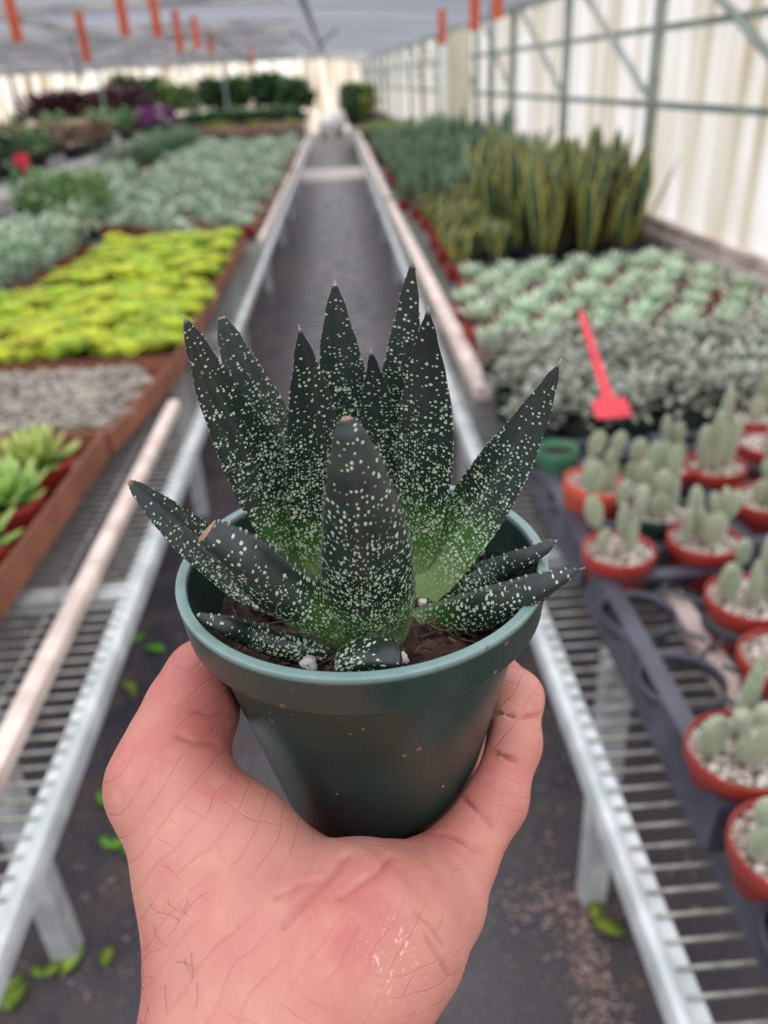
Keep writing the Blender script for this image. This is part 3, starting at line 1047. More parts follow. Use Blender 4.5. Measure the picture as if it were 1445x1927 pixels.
for i, (x, y) in enumerate(grid(0.30, 0.74, 18.4, 25.5, 0.24, 0.62, 0.02)):
    hd.place(i % 2, (x, y, BT), RNG.uniform(0, 6.28), 0.7 if y < 19 else 1.0, 'green hedge plant on the far bench right of the aisle end', 'potted plant',
             'green plants right of the aisle end')
bright_spot_words = ['white sack lying at the aisle end, the one left', 'white sack at the aisle end, the larger one right']
for i, (x, y, s) in enumerate(((-0.42, 27.6, 0.85), (0.02, 27.8, 1.1))):
    m = MB()  # added white lump, stands in for the bright spot down the aisle
    m.ball((0, 0, 0.36 * s), (0.24 * s, 0.2 * s, 0.36 * s), 14, 10)
    M['white'] = M.get('white') or plain('white_sack', lin(244, 242, 238), None, 5, 0.6)
    tag(m.obj('white_sack', M['white'], loc=(x, y, 0)), bright_spot_words[i], 'sack')


def label_stake(label, head, tip, w, h, t=0.0022):
    """flat plastic plant label: rectangular head and a pointed shank"""
    hd_, tp = Vector(head), Vector(tip)
    ax = (tp - hd_).normalized()
    sd = ax.cross(Vector((0, 0.5, 1))).normalized()
    nm = sd.cross(ax).normalized()
    L = (tp - hd_).length
    out = [(-w / 2, -h * 0.5), (w / 2, -h * 0.5), (w / 2, h * 0.42), (w * 0.22, h * 0.5), (w * 0.16, h * 0.75), (w * 0.1, L * 0.9), (0, L), (-w * 0.1, L * 0.9), (-w * 0.16, h * 0.75),
           (-w * 0.22, h * 0.5), (-w / 2, h * 0.42)]
    vv = [tuple(hd_ + sd * a + ax * b + nm * s) for s in (-t / 2, t / 2) for a, b in out]
    n = len(out)
    ff = [tuple(range(n - 1, -1, -1)), tuple(range(n, 2 * n))] + [(k, (k + 1) % n, n + (k + 1) % n, n + k) for k in range(n)]
    m = MB()
    m.add(vv, ff)
    return tag(m.obj('plant_label', M['redtag'], smooth=False), label, 'plant label')


label_stake('red plastic plant label lying tilted among the dusty leaved plants', (0.5838, 1.7, 0.8547), (0.5866, 2.02, 1.0071), 0.082, 0.062, 0.003)
label_stake('red plant label standing upright at the further bench edge', (-2.62, 7.35, 1.10), (-2.60, 7.35, 0.72), 0.12, 0.09, 0.004)

# snake plants
sg = Kind([potted('gold_edged_snake_plant', 'x', 'potted plant', M[p], 0.078, 0.06, 0.105, tuft(n, L, 0.084, 70, 89, 13, 170 + s, 0.09, 0.035, 10, sword, 1.6, 0.12, 0.6), M['snake_gold'])
           for s, (n, L, p) in enumerate(((6, 0.34, 'redpot'), (6, 0.40, 'blackpot'), (7, 0.30, 'blackpot'), (5, 0.50, 'blackpot')))])
pts = grid(0.50, 1.50, 3.85, 5.5, 0.19, 0.185, 0.025)
for i, (x, y) in enumerate(pts):
    big = x > 0.85
    sg.place((i % 2 * 2 + (1 if big else 0)) if i % 3 else (3 if big else 0), (x, y, BT), RNG.uniform(0, 6.28), RNG.uniform(0.85, 1.1) * (1.05 if big else 0.8),
             'gold edged snake plant in the clump behind the blue green rosettes', 'potted plant', 'gold edged snake plants')
sn = Kind([potted('dark_snake_plant', 'x', 'potted plant', M[p], 0.078, 0.06, 0.105, tuft(9, L, 0.055, 62, 88, 22, 180 + s, 0.09, 0.035, 7, sword, 0.9, 0.12, 0.4), M['snake_green'])
           for s, (L, p) in enumerate(((0.34, 'redpot'), (0.38, 'blackpot'), (0.30, 'redpot')))])
for i, (x, y) in enumerate(grid(0.44, 1.44, 5.75, 12.9, 0.21, 0.25, 0.03)):
    sn.place(i * 2 + int(y), (x, y, BT), RNG.uniform(0, 6.28), RNG.uniform(0.9, 1.1) * (0.42 + 0.55 * x) * (1.0 if y < 9 else 0.85),
             'dark green banded snake plant in the mass along the film wall', 'potted plant', 'dark green snake plants')

# blue green rosettes in red pots
er = Kind([potted('blue_green_rosette', 'x', 'potted plant', M['redpot'], 0.062, 0.046, 0.085, rosette(26, 0.098, 0.022, 82, 24, 16, 6, 0.4, 0.25, seed=190 + s, z0=0.084, prof=lance),
                  M['bluegreen']) for s in range(4)])
for i, (x, y) in enumerate(grid(0.44, 1.52, 2.50, 3.66, 0.155, 0.15, 0.016)):
    if x < 0.50 and y > 3.3:
        continue
    er.place(i, (x, y, BT), RNG.uniform(0, 6.28), RNG.uniform(0.95, 1.15), 'blue green rosette in a red pot before the gold edged snake plants', 'potted plant',
             'blue green rosettes in red pots')
# dusty leaved plants in dark green pots
dl = Kind([potted('dusty_leaved_plant', 'x', 'potted plant', M['darkpot'], 0.062, 0.046, 0.085, bush(120, 0.075, 0.085, 0.034, 0.02, 200 + s, 0.08, e_lo=-20, e_hi=70, stems=4), M['dustygreen'])
           for s in range(4)])
for i, (x, y) in enumerate(grid(0.42, 1.50, 1.84, 2.44, 0.135, 0.125, 0.012)):
    dl.place(i, (x, y, BT), RNG.uniform(0, 6.28), RNG.uniform(0.95, 1.15), 'dusty grey leaved plant in a dark green pot behind the cacti', 'potted plant',
             'dusty leaved plants behind the cacti')


# ------------------------------------------------------------------ bunny ear cacti
def pad_mb(w, h, th, seed):
    """flattened oval pad standing on its narrow end at the origin"""
    rr = random.Random(seed)
    m = MB()
    seg, rings = 20, 14
    vv, ff = [], []
    for i in range(rings + 1):
        t = i / rings
        th_ = math.pi * t
        rad = math.sin(th_) * (0.82 + 0.22 * t)
        z = h * (0.5 - 0.5 * math.cos(th_))
        for k in range(seg):
            a = 2 * math.pi * k / seg
            vv.append((w / 2 * rad * math.cos(a), th / 2 * max(rad ** 0.8 if rad > 0 else 0, 0) * math.sin(a), z))
    for i in range(rings):
        for k in range(seg):
            k2 = (k + 1) % seg
            ff.append((i * seg + k, i * seg + k2, (i + 1) * seg + k2, (i + 1) * seg + k))
    return m.add(vv, ff)


PADS = {}


def cactus(label, x, y, rim_z, pot, pads, rt=0.066, tilt=0.0, h=0.092):
    """pads: (x, y, z, width, height, thickness, yaw, lean_x, lean_y) from the pot's soil"""
    t = thing('potted_cactus', label, 'potted cactus', (x, y, rim_z - h), 0, 'bunny ear cacti')
    if tilt:
        t.rotation_euler = (0, tilt, 0)
    pot_mb(rt, rt * 0.72, h, 36, 0.0035, 0.26).obj('pot', M[pot], t)
    disc_mb(rt - 0.005, h * 0.89, 0.0025, 5, 8, 28).obj('gravel', M['gravel'], t)
    for i, (px, py, pz, w, hh, th, yaw, lx, ly) in enumerate(pads):
        o = pad_mb(w, hh, th, i).obj('pad', M['cactus'], t, (px, py, h * 0.86 + pz))
        o.rotation_euler = (lx, ly, yaw)
    return t


def stack(x, y, n, w, h, yaw, seed, lean=0.25):
    """chain of pads growing from each other"""
    rr = random.Random(seed)
    out = []
    z = -0.004
    px, py = x, y
    for i in range(n):
        k = 1.0 - 0.16 * i
        ly = rr.uniform(-lean, lean)
        out.append((px, py, z, w * k, h * k, max(0.013, w * 0.42) * k, yaw + rr.uniform(-0.5, 0.5), rr.uniform(-0.12, 0.12), ly))
        px += math.sin(ly) * h * k * 0.9
        z += h * k * 0.9 * math.cos(ly)
    return out


C = {'p1': (0.459, 1.225), 'p2': (0.623, 1.241), 'p3': (0.621, 1.051), 'p3b': (0.603, 0.899), 'p4': (0.461, 0.727), 'p5': (0.451, 0.581), 'p7': (0.467, 1.457), 'p8': (0.577, 1.363), 'p6': (0.769, 1.538), 'p10': (0.801, 1.374), 'p12': (0.681, 1.564), 'p13': (0.535, 1.463), 'p14': (0.926, 1.633), 'p15': (0.975, 1.79), 'g': (0.451, 1.654)}
RZ = 0.7755
cactus('bunny ear cactus of two tall pad columns in red pot at tray corner', *C['p1'], RZ, 'redpot',
       stack(-0.028, 0.005, 1, 0.042, 0.06, 0.3, 1, 0.1) + [(-0.038, 0.01, 0.05, 0.040, 0.078, 0.018, 0.4, 0, -0.35), (-0.058, 0.012, 0.118, 0.036, 0.068, 0.017, 0.2, 0, 0.12)] +
       [(0.02, 0.0, -0.004, 0.036, 0.088, 0.022, 0.9, 0, 0.1), (0.03, 0.0, 0.075, 0.032, 0.062, 0.02, 0.7, 0, 0.12), (0.006, 0.012, 0.02, 0.032, 0.085, 0.02, 1.2, 0, -0.12),
        (0.004, 0.02, 0.085, 0.03, 0.055, 0.018, 0.3, 0, 0.1)])
cactus('bunny ear cactus like a bunch of fingers in red pot', *C['p2'], RZ, 'redpot',
       [(0.012, -0.005, -0.004, 0.052, 0.072, 0.03, 0.0, 0, 0.05), (-0.036, 0.0, -0.004, 0.026, 0.085, 0.02, 1.2, 0, -0.1), (-0.012, 0.012, 0.0, 0.036, 0.118, 0.022, 0.3, 0.0, -0.12),
        (0.012, 0.0, 0.055, 0.022, 0.055, 0.018, 0.6, 0, -0.2), (0.026, 0.0, 0.058, 0.022, 0.055, 0.018, 0.9, 0, 0.1), (0.036, 0.0, 0.05, 0.022, 0.055, 0.018, 0.5, 0, 0.4),
        (0.04, 0.012, 0.035, 0.024, 0.062, 0.018, 0.5, 0, 0.75), (-0.008, 0.0, 0.03, 0.024, 0.045, 0.018, 0.2, 0, -0.15)])
cactus('bunny ear cactus of three broad stems in large red pot right of the empty ring', *C['p3'], RZ, 'redpot',
       [(-0.03, 0.008, -0.004, 0.046, 0.078, 0.024, 0.3, 0, -0.1), (0.0, -0.01, -0.004, 0.026, 0.088, 0.024, 1.1, 0, 0.1), (0.034, -0.004, -0.004, 0.048, 0.078, 0.026, 0.2, 0, 0.12),
        (0.008, -0.01, 0.075, 0.026, 0.06, 0.02, 0.5, 0, 0.15), (0.018, -0.01, 0.12, 0.022, 0.05, 0.018, 0.3, 0, 0.1), (-0.012, 0.02, 0.06, 0.03, 0.05, 0.02, 0.3, 0, -0.1),
        (0.044, 0.0, 0.066, 0.034, 0.06, 0.02, 0.7, 0, 0.2)], rt=0.070)
cactus('short bunny ear cactus in a red pot half hidden at the right tray side', *C['p3b'], RZ, 'redpot', stack(-0.01, 0, 2, 0.05, 0.07, 0.2, 5) + stack(0.03, 0.01, 2, 0.04, 0.06, 0.6, 6))
cactus('bunny ear cactus with one big dark round pad and knobs in red pot', *C['p4'], RZ, 'redpot',
       [(0.012, -0.012, -0.006, 0.064, 0.072, 0.03, 0.1, 0, 0.0), (-0.034, 0.01, -0.004, 0.05, 0.064, 0.026, 0.3, 0, -0.05), (-0.008, -0.006, 0.05, 0.03, 0.036, 0.022, 0.2, 0, -0.3),
        (0.014, -0.006, 0.056, 0.03, 0.034, 0.022, 0.2, 0, 0.0), (0.034, -0.004, 0.05, 0.028, 0.036, 0.022, 0.2, 0, 0.3), (0.002, 0.03, 0.0, 0.026, 0.13, 0.022, 0.4, 0, 0.22),
        (0.045, 0.02, 0.0, 0.05, 0.07, 0.026, 0.4, 0, 0.2)], rt=0.070)
cactus('bunny ear cactus nearest the camera in red pot at the frame edge', *C['p5'], RZ, 'redpot',
       [(-0.03, 0.0, -0.004, 0.05, 0.066, 0.03, 0.4, 0, -0.15), (0.02, 0.0, -0.004, 0.05, 0.08, 0.03, 0.2, 0, 0.1), (-0.036, 0.0, 0.05, 0.034, 0.04, 0.024, 0.2, 0, -0.2)], rt=0.068)
cactus('bunny ear cactus in a tilted orange pot next to the small green pot', *C['p7'], RZ + 0.02, 'orangepot',
       stack(-0.015, 0.0, 2, 0.045, 0.075, 0.3, 8, 0.15) + stack(0.025, 0.01, 2, 0.04, 0.075, 0.5, 9, 0.15) + stack(0.005, -0.02, 2, 0.036, 0.06, 0.1, 10, 0.2), tilt=0.16, h=0.105)
cactus('broad bunny ear cactus clump in a dark green pot', *C['p8'], RZ, 'darkpot',
       stack(-0.03, 0, 2, 0.046, 0.07, 0.2, 11, 0.2) + stack(0.03, 0, 2, 0.036, 0.085, 0.5, 12, 0.15) + stack(0.0, -0.02, 2, 0.046, 0.062, 0.0, 13, 0.15) +
       stack(0.0, 0.025, 2, 0.05, 0.085, 0.1, 14, 0.1))
cactus('woolly bunny ear cactus with the tallest spire in red pot behind the fingers one', *C['p6'], RZ, 'redpot',
       [(0.0, 0.0, -0.004, 0.044, 0.13, 0.03, 0.2, 0, 0.0), (0.004, 0.0, 0.10, 0.032, 0.085, 0.022, 0.4, 0, 0.12), (0.024, 0.0, -0.004, 0.04, 0.12, 0.028, 0.6, 0, 0.12),
        (-0.022, 0.0, -0.004, 0.04, 0.11, 0.028, 0.1, 0, -0.08), (0.036, 0.01, 0.03, 0.03, 0.09, 0.022, 0.6, 0, 0.25), (-0.016, -0.01, 0.06, 0.03, 0.08, 0.022, 0.3, 0, 0.15)])
cactus('cream coloured bunny ear cactus with broad pads at the frame edge', *C['p10'], RZ, 'redpot',
       stack(-0.01, 0.0, 3, 0.052, 0.062, 0.1, 15, 0.2) + stack(0.03, 0.0, 2, 0.05, 0.066, 0.3, 16, 0.2) + [(0.01, -0.035, 0.02, 0.06, 0.05, 0.03, 0.0, 0.4, 0.2)])
cactus('small bunny ear cactus in red pot between the dark green pot and the spire', *C['p12'], RZ, 'redpot', stack(-0.02, 0, 2, 0.042, 0.075, 0.3, 17, 0.2) + stack(0.02, 0, 2, 0.04, 0.065, 0.1, 18, 0.2))
cactus('bunny ear cactus in red pot straight behind the two tall pad columns', *C['p13'], RZ, 'redpot', stack(-0.02, 0, 2, 0.04, 0.08, 0.3, 19, 0.15) + stack(0.02, 0.01, 2, 0.045, 0.07, 0.1, 20, 0.2))
cactus('thin stemmed cactus in red pot behind the cream coloured one', *C['p14'], RZ, 'redpot', [(0.0, 0.0, 0.0, 0.016, 0.14, 0.014, 0, 0, 0.25), (0.03, 0.0, 0.12, 0.03, 0.05, 0.016, 0.3, 0, 0.3)])
cactus('hidden red pot cactus behind the spire beside the dusty plants', *C['p15'], RZ, 'redpot', stack(0.0, 0, 2, 0.045, 0.07, 0.1, 22, 0.2))
t = thing('small_green_pot', 'small faded green pot standing empty at the tray edge', 'pot', (C['g'][0], C['g'][1], 0.6895))
pot_mb(0.048, 0.038, 0.096, 32).obj('pot', M['greenpot'], t)
disc_mb(0.042, 0.078, 0.002, 2).obj('soil', M['soil_far'], t)

# litter on the ground cloth
def pebble_mb():
    rr = random.Random(5)
    m = MB()
    for cx, cy, sx, sy, n in ((0.37, 0.94, 0.028, 0.10, 260), (0.385, 0.74, 0.032, 0.10, 330), (0.36, 1.07, 0.10, 0.035, 190), (0.40, 0.60, 0.05, 0.10, 160), (0.25, 1.25, 0.12, 0.45, 160),
                              (-0.52, 1.2, 0.14, 0.4, 230), (-0.75, 0.8, 0.25, 0.5, 200), (0.6, 1.2, 0.2, 0.6, 160), (-0.2, 2.6, 0.3, 1.0, 100)):
        for _ in range(n):
            r = rr.uniform(0.0014, 0.0036)
            x, y = rr.gauss(cx, sx), rr.gauss(cy, sy)
            m.ball((x, y, r * 0.5), (r * rr.uniform(0.8, 1.5), r, r * 0.7), 6, 4)
    return m


M['pebble'] = plain('pinkish_grit', lin(206, 178, 166), lin(150, 122, 110), 60, 0.6)
o = pebble_mb().obj('grit', M['pebble'])
o['label'] = 'pinkish grit scattered over the black ground cloth'
o['category'] = 'grit'
o['kind'] = 'stuff'


def fallen_mb(s):
    m = MB()
    m.blade((0, 0, 0.004), 0.0, 0.25, -0.15, 0.055, 0.034, 5, 0.08, 0.2)
    m.blade((0, 0.004, 0.004), 2.0, 0.3, -0.1, 0.04, 0.026, 4, 0.08, 0.2) if s else None
    return m


fl = Kind([tag(fallen_mb(s).obj('fallen_leaf', M['fallen'], loc=(0, 0, -5)), 'x', 'leaf') for s in range(2)])
for i, (x, y, lab) in enumerate([(-0.614, 1.279, 'green fallen leaf showing beside the thumb side of the hand'), (-0.648, 1.299, 'small fallen leaf just left of the one beside the hand'), (-0.589, 1.051, 'pale green fallen leaf right of the leg foot'), (-0.704, 1.000, 'yellowish fallen leaf in the near corner left of the leg foot'), (-0.668, 1.005, 'green fallen leaf beside the yellowish one'), (-0.771, 0.974, 'large green fallen leaf at the bottom corner'), (-0.760, 0.937, 'fallen leaf under the large green one at the corner'), (-0.711, 1.864, 'fallen leaf in the aisle below the pot rim'), (-0.769, 2.091, 'dim fallen leaf in the aisle nearer the bench leg'), (-0.704, 1.439, 'small fallen leaf under the bench rail'), (0.497, 1.001, 'green fallen leaf beside the right bench rail'), (0.414, 1.017, 'dull green fallen leaf among the grit'), (-0.657, 2.037, 'dim fallen leaf left of the pot rim')]):
    fl.place(i % 2, (x, y, 0.002), RNG.uniform(0, 6.28), RNG.uniform(0.8, 1.2), lab, 'leaf', 'fallen leaves on the ground cloth')


# ------------------------------------------------------------------ the potted aloe held up in the aisle
from mathutils import noise as mnoise

PC = Vector((-0.0017, 0.1980, 1.4276))            # centre of the pot's rim
POT_H = 0.085
SOIL = -0.016


def aloe_mat():
    t = NT('spotted_aloe_leaf')
    uv = t.n('ShaderNodeUVMap', uv_map='UVMap').outputs[0]
    pale = t.n('ShaderNodeAttribute', attribute_name='pale').outputs['Fac']
    tooth = t.n('ShaderNodeAttribute', attribute_name='tooth').outputs['Fac']
    dry = t.n('ShaderNodeAttribute', attribute_name='dry').outputs['Fac']
    lt = t.n('ShaderNodeAttribute', attribute_name='along').outputs['Fac']
    inner = t.n('ShaderNodeAttribute', attribute_name='inner').outputs['Fac']
    co = t.coord()
    n1 = t.noise(60.0, co, 3.0)
    n2 = t.noise(300.0, co, 3.0)
    body = t.mix(t.smooth(n1, 0.3, 0.7), lin(26, 38, 35), lin(41, 48, 45))
    body = t.mix(t.smooth(lt, 0.95, 0.35), body, lin(24, 42, 28))
    body = t.mix(t.math('MULTIPLY', n2, 0.3), body, lin(52, 56, 54))
    streak = t.noise(1.0, t.mapped(uv, (900.0, 25.0, 1.0)), 3.0)
    pl = t.mix(streak, lin(112, 140, 74), lin(150, 172, 112))
    mid_green = lin(58, 98, 36)
    c = t.mix(t.smooth(pale, 0.0, 0.38), body, mid_green)
    c = t.mix(t.smooth(pale, 0.36, 0.78), c, pl)

    warp = t.n('ShaderNodeTexNoise', {'Vector': uv, 'Scale': 400.0, 'Detail': 2.0}).outputs['Color']
    wuv = t.n('ShaderNodeVectorMath', {0: uv, 1: t.n('ShaderNodeVectorMath', {0: warp, 'Scale': 0.0006}, operation='SCALE').outputs[0]}, operation='ADD').outputs[0]

    def dots(sx, sy, rad, keep):
        v = t.n('ShaderNodeTexVoronoi', {'Vector': t.mapped(wuv, (sx, sy, 1.0)), 'Scale': 1.0, 'Randomness': 0.9}, voronoi_dimensions='2D')
        rnd = t.n('ShaderNodeSeparateColor', {'Color': v.outputs['Color']})
        r = t.math('MULTIPLY_ADD', rnd.outputs[1], rad * 0.7, rad * 0.65)
        d = t.math('SUBTRACT', r, v.outputs['Distance'])
        on = t.math('LESS_THAN', rnd.outputs[0], keep)
        return t.math('MULTIPLY', t.smooth(d, -0.03, 0.07), on)

    clump = t.smooth(t.n('ShaderNodeTexNoise', {'Vector': t.mapped(uv, (110.0, 330.0, 1.0)), 'Scale': 1.0, 'Detail': 2.0}).outputs['Fac'], 0.40, 0.60)
    # many dots low on the leaf, few near its tip
    ka = t.math('MULTIPLY', t.n('ShaderNodeMapRange', {'Value': lt, 'From Min': 0.25, 'From Max': 1.0, 'To Min': 1.0, 'To Max': 0.2}).outputs[0],
                t.math('MULTIPLY_ADD', clump, 0.7, 0.3))
    kb = t.math('MULTIPLY', t.n('ShaderNodeMapRange', {'Value': lt, 'From Min': 0.2, 'From Max': 0.7, 'To Min': 1.0, 'To Max': 0.0}).outputs[0],
                t.math('MULTIPLY_ADD', clump, 0.5, 0.5))
    da = dots(690.0, 740.0, 0.29, ka)
    db = dots(1250.0, 1350.0, 0.30, kb)
    dd = t.math('MAXIMUM', da, db)
    dd = t.math('MULTIPLY', dd, t.smooth(pale, 0.80, 0.40))
    c = t.mix(t.math('MULTIPLY', dd, 0.92), c, lin(186, 204, 172))
    c = t.mix(tooth, c, lin(206, 214, 190))
    c = t.mix(dry, c, lin(176, 140, 112))
    rough = t.math('MULTIPLY_ADD', n2, 0.14, 0.27)
    bm = t.bump(t.math('ADD', dd, t.math('MULTIPLY', n2, 0.25)), 0.7, 0.00035)
    t.bsdf(c, rough, bm, Specular_IOR_Level=0.5)
    return t.m


M['aloe'] = aloe_mat()


def pot_mat():
    t = NT('dark_green_pot_plastic')
    co = t.coord()
    n = t.noise(45.0, co, 5.0)
    c = t.mix(t.smooth(n, 0.35, 0.65), lin(29, 54, 47), lin(37, 63, 55))
    geo = t.n('ShaderNodeSeparateXYZ', {'Vector': co})
    # paler lip: scuffs, plus the sky's reflection painted into the colour
    lip = t.smooth(geo.outputs['Z'], POT_H - 0.0022, POT_H - 0.0006)
    c = t.mix(lip, c, t.mix(t.noise(300.0, co, 4.0), lin(104, 134, 128), lin(138, 162, 156)))
    # clinging crumbs of soil and pale specks
    v = t.n('ShaderNodeTexVoronoi', {'Vector': co, 'Scale': 260.0})
    rn = t.n('ShaderNodeSeparateColor', {'Color': v.outputs['Color']})
    zone = t.math('MULTIPLY', t.smooth(geo.outputs['Z'], 0.02, POT_H), t.smooth(t.noise(28.0, co, 2.0), 0.5, 0.68))
    crumb = t.math('MULTIPLY', t.math('LESS_THAN', v.outputs['Distance'], 0.20), t.math('LESS_THAN', rn.outputs[0], t.math('MULTIPLY', zone, 0.95)))
    c = t.mix(crumb, c, t.mix(rn.outputs[1], lin(150, 118, 84), lin(92, 66, 48)))
    speck = t.math('MULTIPLY', t.math('LESS_THAN', v.outputs['Distance'], 0.10), t.math('GREATER_THAN', rn.outputs[0], 0.93))
    c = t.mix(speck, c, lin(206, 206, 196))
    scr = t.noise(1.0, t.mapped(co, (60, 60, 900)), 3.0)
    t.bsdf(c, t.math('MULTIPLY_ADD', n, 0.16, 0.24), t.bump(t.math('ADD', crumb, t.math('MULTIPLY', scr, 0.05)), 0.4, 0.0004), Specular_IOR_Level=0.55)
    return t.m


M['mainpot'] = pot_mat()


def potting_mat():
    t = NT('barky_potting_soil')
    co = t.coord()
    n = t.noise(160.0, co, 6.0, 0.7)
    f = t.noise(420.0, co, 4.0, 0.7)
    c = t.ramp(n, [(0.3, lin(36, 24, 20)), (0.5, lin(66, 46, 38)), (0.62, lin(92, 66, 52)), (0.8, lin(120, 90, 70))])
    c = t.mix(t.math('MULTIPLY', t.smooth(f, 0.55, 0.75), 0.6), c, lin(128, 100, 80))
    t.bsdf(c, 0.85, t.bump(f, 0.8, 0.0015))
    return t.m


M['potting'] = potting_mat()
M['fibre'] = plain('bark_fibre', lin(104, 74, 56), lin(66, 46, 36), 200, 0.8)
M['perlite'] = plain('perlite', lin(228, 220, 216), lin(200, 190, 186), 500, 0.85, bump=0.6, bdist=0.0006)

aloe = thing('potted_aloe', 'dark green white spotted aloe in a green plastic pot held in the hand', 'potted plant', (PC.x, PC.y, PC.z - POT_H))


def zz(z):
    return z + POT_H


MB().lathe([(0.0, 0.0), (0.0290, 0.0), (0.0312, 0.0008), (0.0320, 0.0020), (0.0322, 0.004), (0.0326, 0.0042), (0.0330, 0.0060), (0.0472, zz(-0.0150)), (0.0475, zz(-0.0136)), (0.0477, zz(-0.0132)), (0.0515, zz(-0.0128)), (0.0519, zz(-0.0126)), (0.0521, zz(-0.0122)), (0.0522, zz(-0.0110)),
            (0.0533, zz(-0.0016)), (0.0534, zz(-0.0006)), (0.0533, zz(-0.0002)), (0.0531, zz(0.0)), (0.0527, zz(0.0)), (0.0508, zz(0.0)), (0.0505, zz(-0.0001)), (0.0503, zz(-0.0004)), (0.0501, zz(-0.0014)), (0.0482, zz(-0.0105)), (0.0463, zz(-0.0150)),
            (0.0312, 0.0045), (0.0, 0.004)], 128).obj('pot', M['mainpot'], aloe)

# potting soil with fibres and perlite
m = MB()
vv = [(0.0, 0.0, zz(SOIL))]
NR, NS = 46, 150
for i in range(1, NR + 1):
    for k in range(NS):
        a = 2 * math.pi * k / NS
        r = 0.0461 * i / NR
        x, y = r * math.cos(a), r * math.sin(a)
        h = 0.0030 * mnoise.noise(Vector((x * 90, y * 90, 3.1))) + 0.0022 * mnoise.noise(Vector((x * 330, y * 330, 7.7))) + 0.0012 * mnoise.noise(Vector((x * 900, y * 900, 1.7)))
        vv.append((x, y, zz(SOIL) + h - 0.003 * (i / NR) ** 6 + 0.003 * math.exp(-(r / 0.02) ** 2)))
ff = [(0, 1 + k, 1 + (k + 1) % NS) for k in range(NS)]
for i in range(NR - 1):
    for k in range(NS):
        a, b = 1 + i * NS + k, 1 + i * NS + (k + 1) % NS
        ff.append((a, a + NS, b + NS, b))
m.add(vv, ff)
m.obj('potting_soil', M['potting'], aloe)
rr = random.Random(31)
m = MB()
for i in range(420):
    a = rr.uniform(0, 2 * math.pi)
    r = 0.0445 * math.sqrt(rr.uniform(0.08, 1.0))
    p = Vector((r * math.cos(a), r * math.sin(a), zz(SOIL) + rr.uniform(0.0, 0.003)))
    d = Vector((rr.uniform(-1, 1), rr.uniform(-1, 1), rr.uniform(-0.35, 0.45))).normalized()
    e = Vector((rr.uniform(-1, 1), rr.uniform(-1, 1), rr.uniform(-0.3, 0.4))).normalized()
    l = rr.uniform(0.003, 0.009)
    q = [p, p + d * l * 0.5 + e * l * 0.1, p + d * l * 0.8 + e * l * 0.4]
    if all(v_.x ** 2 + v_.y ** 2 < 0.0450 ** 2 for v_ in q):
        w = rr.choice((0.0002, 0.0003, 0.0005, 0.0008))
        m.tube(q, [w, w * 0.9, w * 0.4], 4)
o = m.obj('bark_fibre', M['fibre'], aloe)
o['kind'] = 'stuff'
for i, (x, y, r) in enumerate([(-0.0156, -0.0297, 0.0022), (0.0088, -0.0299, 0.0018), (0.0039, -0.0175, 0.0012), (-0.0565, 0.0201, 0.0012), (0.0199, -0.0321, 0.0010), (0.0065, -0.0214, 0.0010), (0.0384, 0.0207, 0.0012), (-0.0375, 0.0346, 0.0015), (0.0169, -0.0049, 0.0012), (0.0344, 0.0229, 0.0010), (-0.0319, -0.0261, 0.0008)]):
    m = MB()
    m.ball((0, 0, 0), (r * 1.15, r, r * 0.9), 14, 10)
    m.v = [tuple(Vector(v_) * (1 + 0.5 * mnoise.noise(Vector(v_) / r * 1.3 + Vector((i * 3.0, 0, 0))))) for v_ in m.v]
    m.obj('perlite', M['perlite'], aloe, (x, y, zz(SOIL) + 0.0015 + r * 0.5))


def lerp_table(tab, t):
    for (a, va), (b, vb) in zip(tab, tab[1:]):
        if t <= b:
            k = (t - a) / (b - a)
            k = k * k * (3 - 2 * k) * 0.5 + k * 0.5
            return va + (vb - va) * k
    return tab[-1][1]


def spline(P, t):
    n = len(P) - 1
    i = min(int(t * n), n - 1)
    u = t * n - i
    p0, p1, p2, p3 = (P[max(i - 1, 0)], P[i], P[i + 1], P[min(i + 2, n)])
    return 0.5 * ((2 * p1) + (p2 - p0) * u + (2 * p0 - 5 * p1 + 4 * p2 - p3) * u * u + (3 * p1 - p0 - 3 * p2 + p3) * u * u * u)


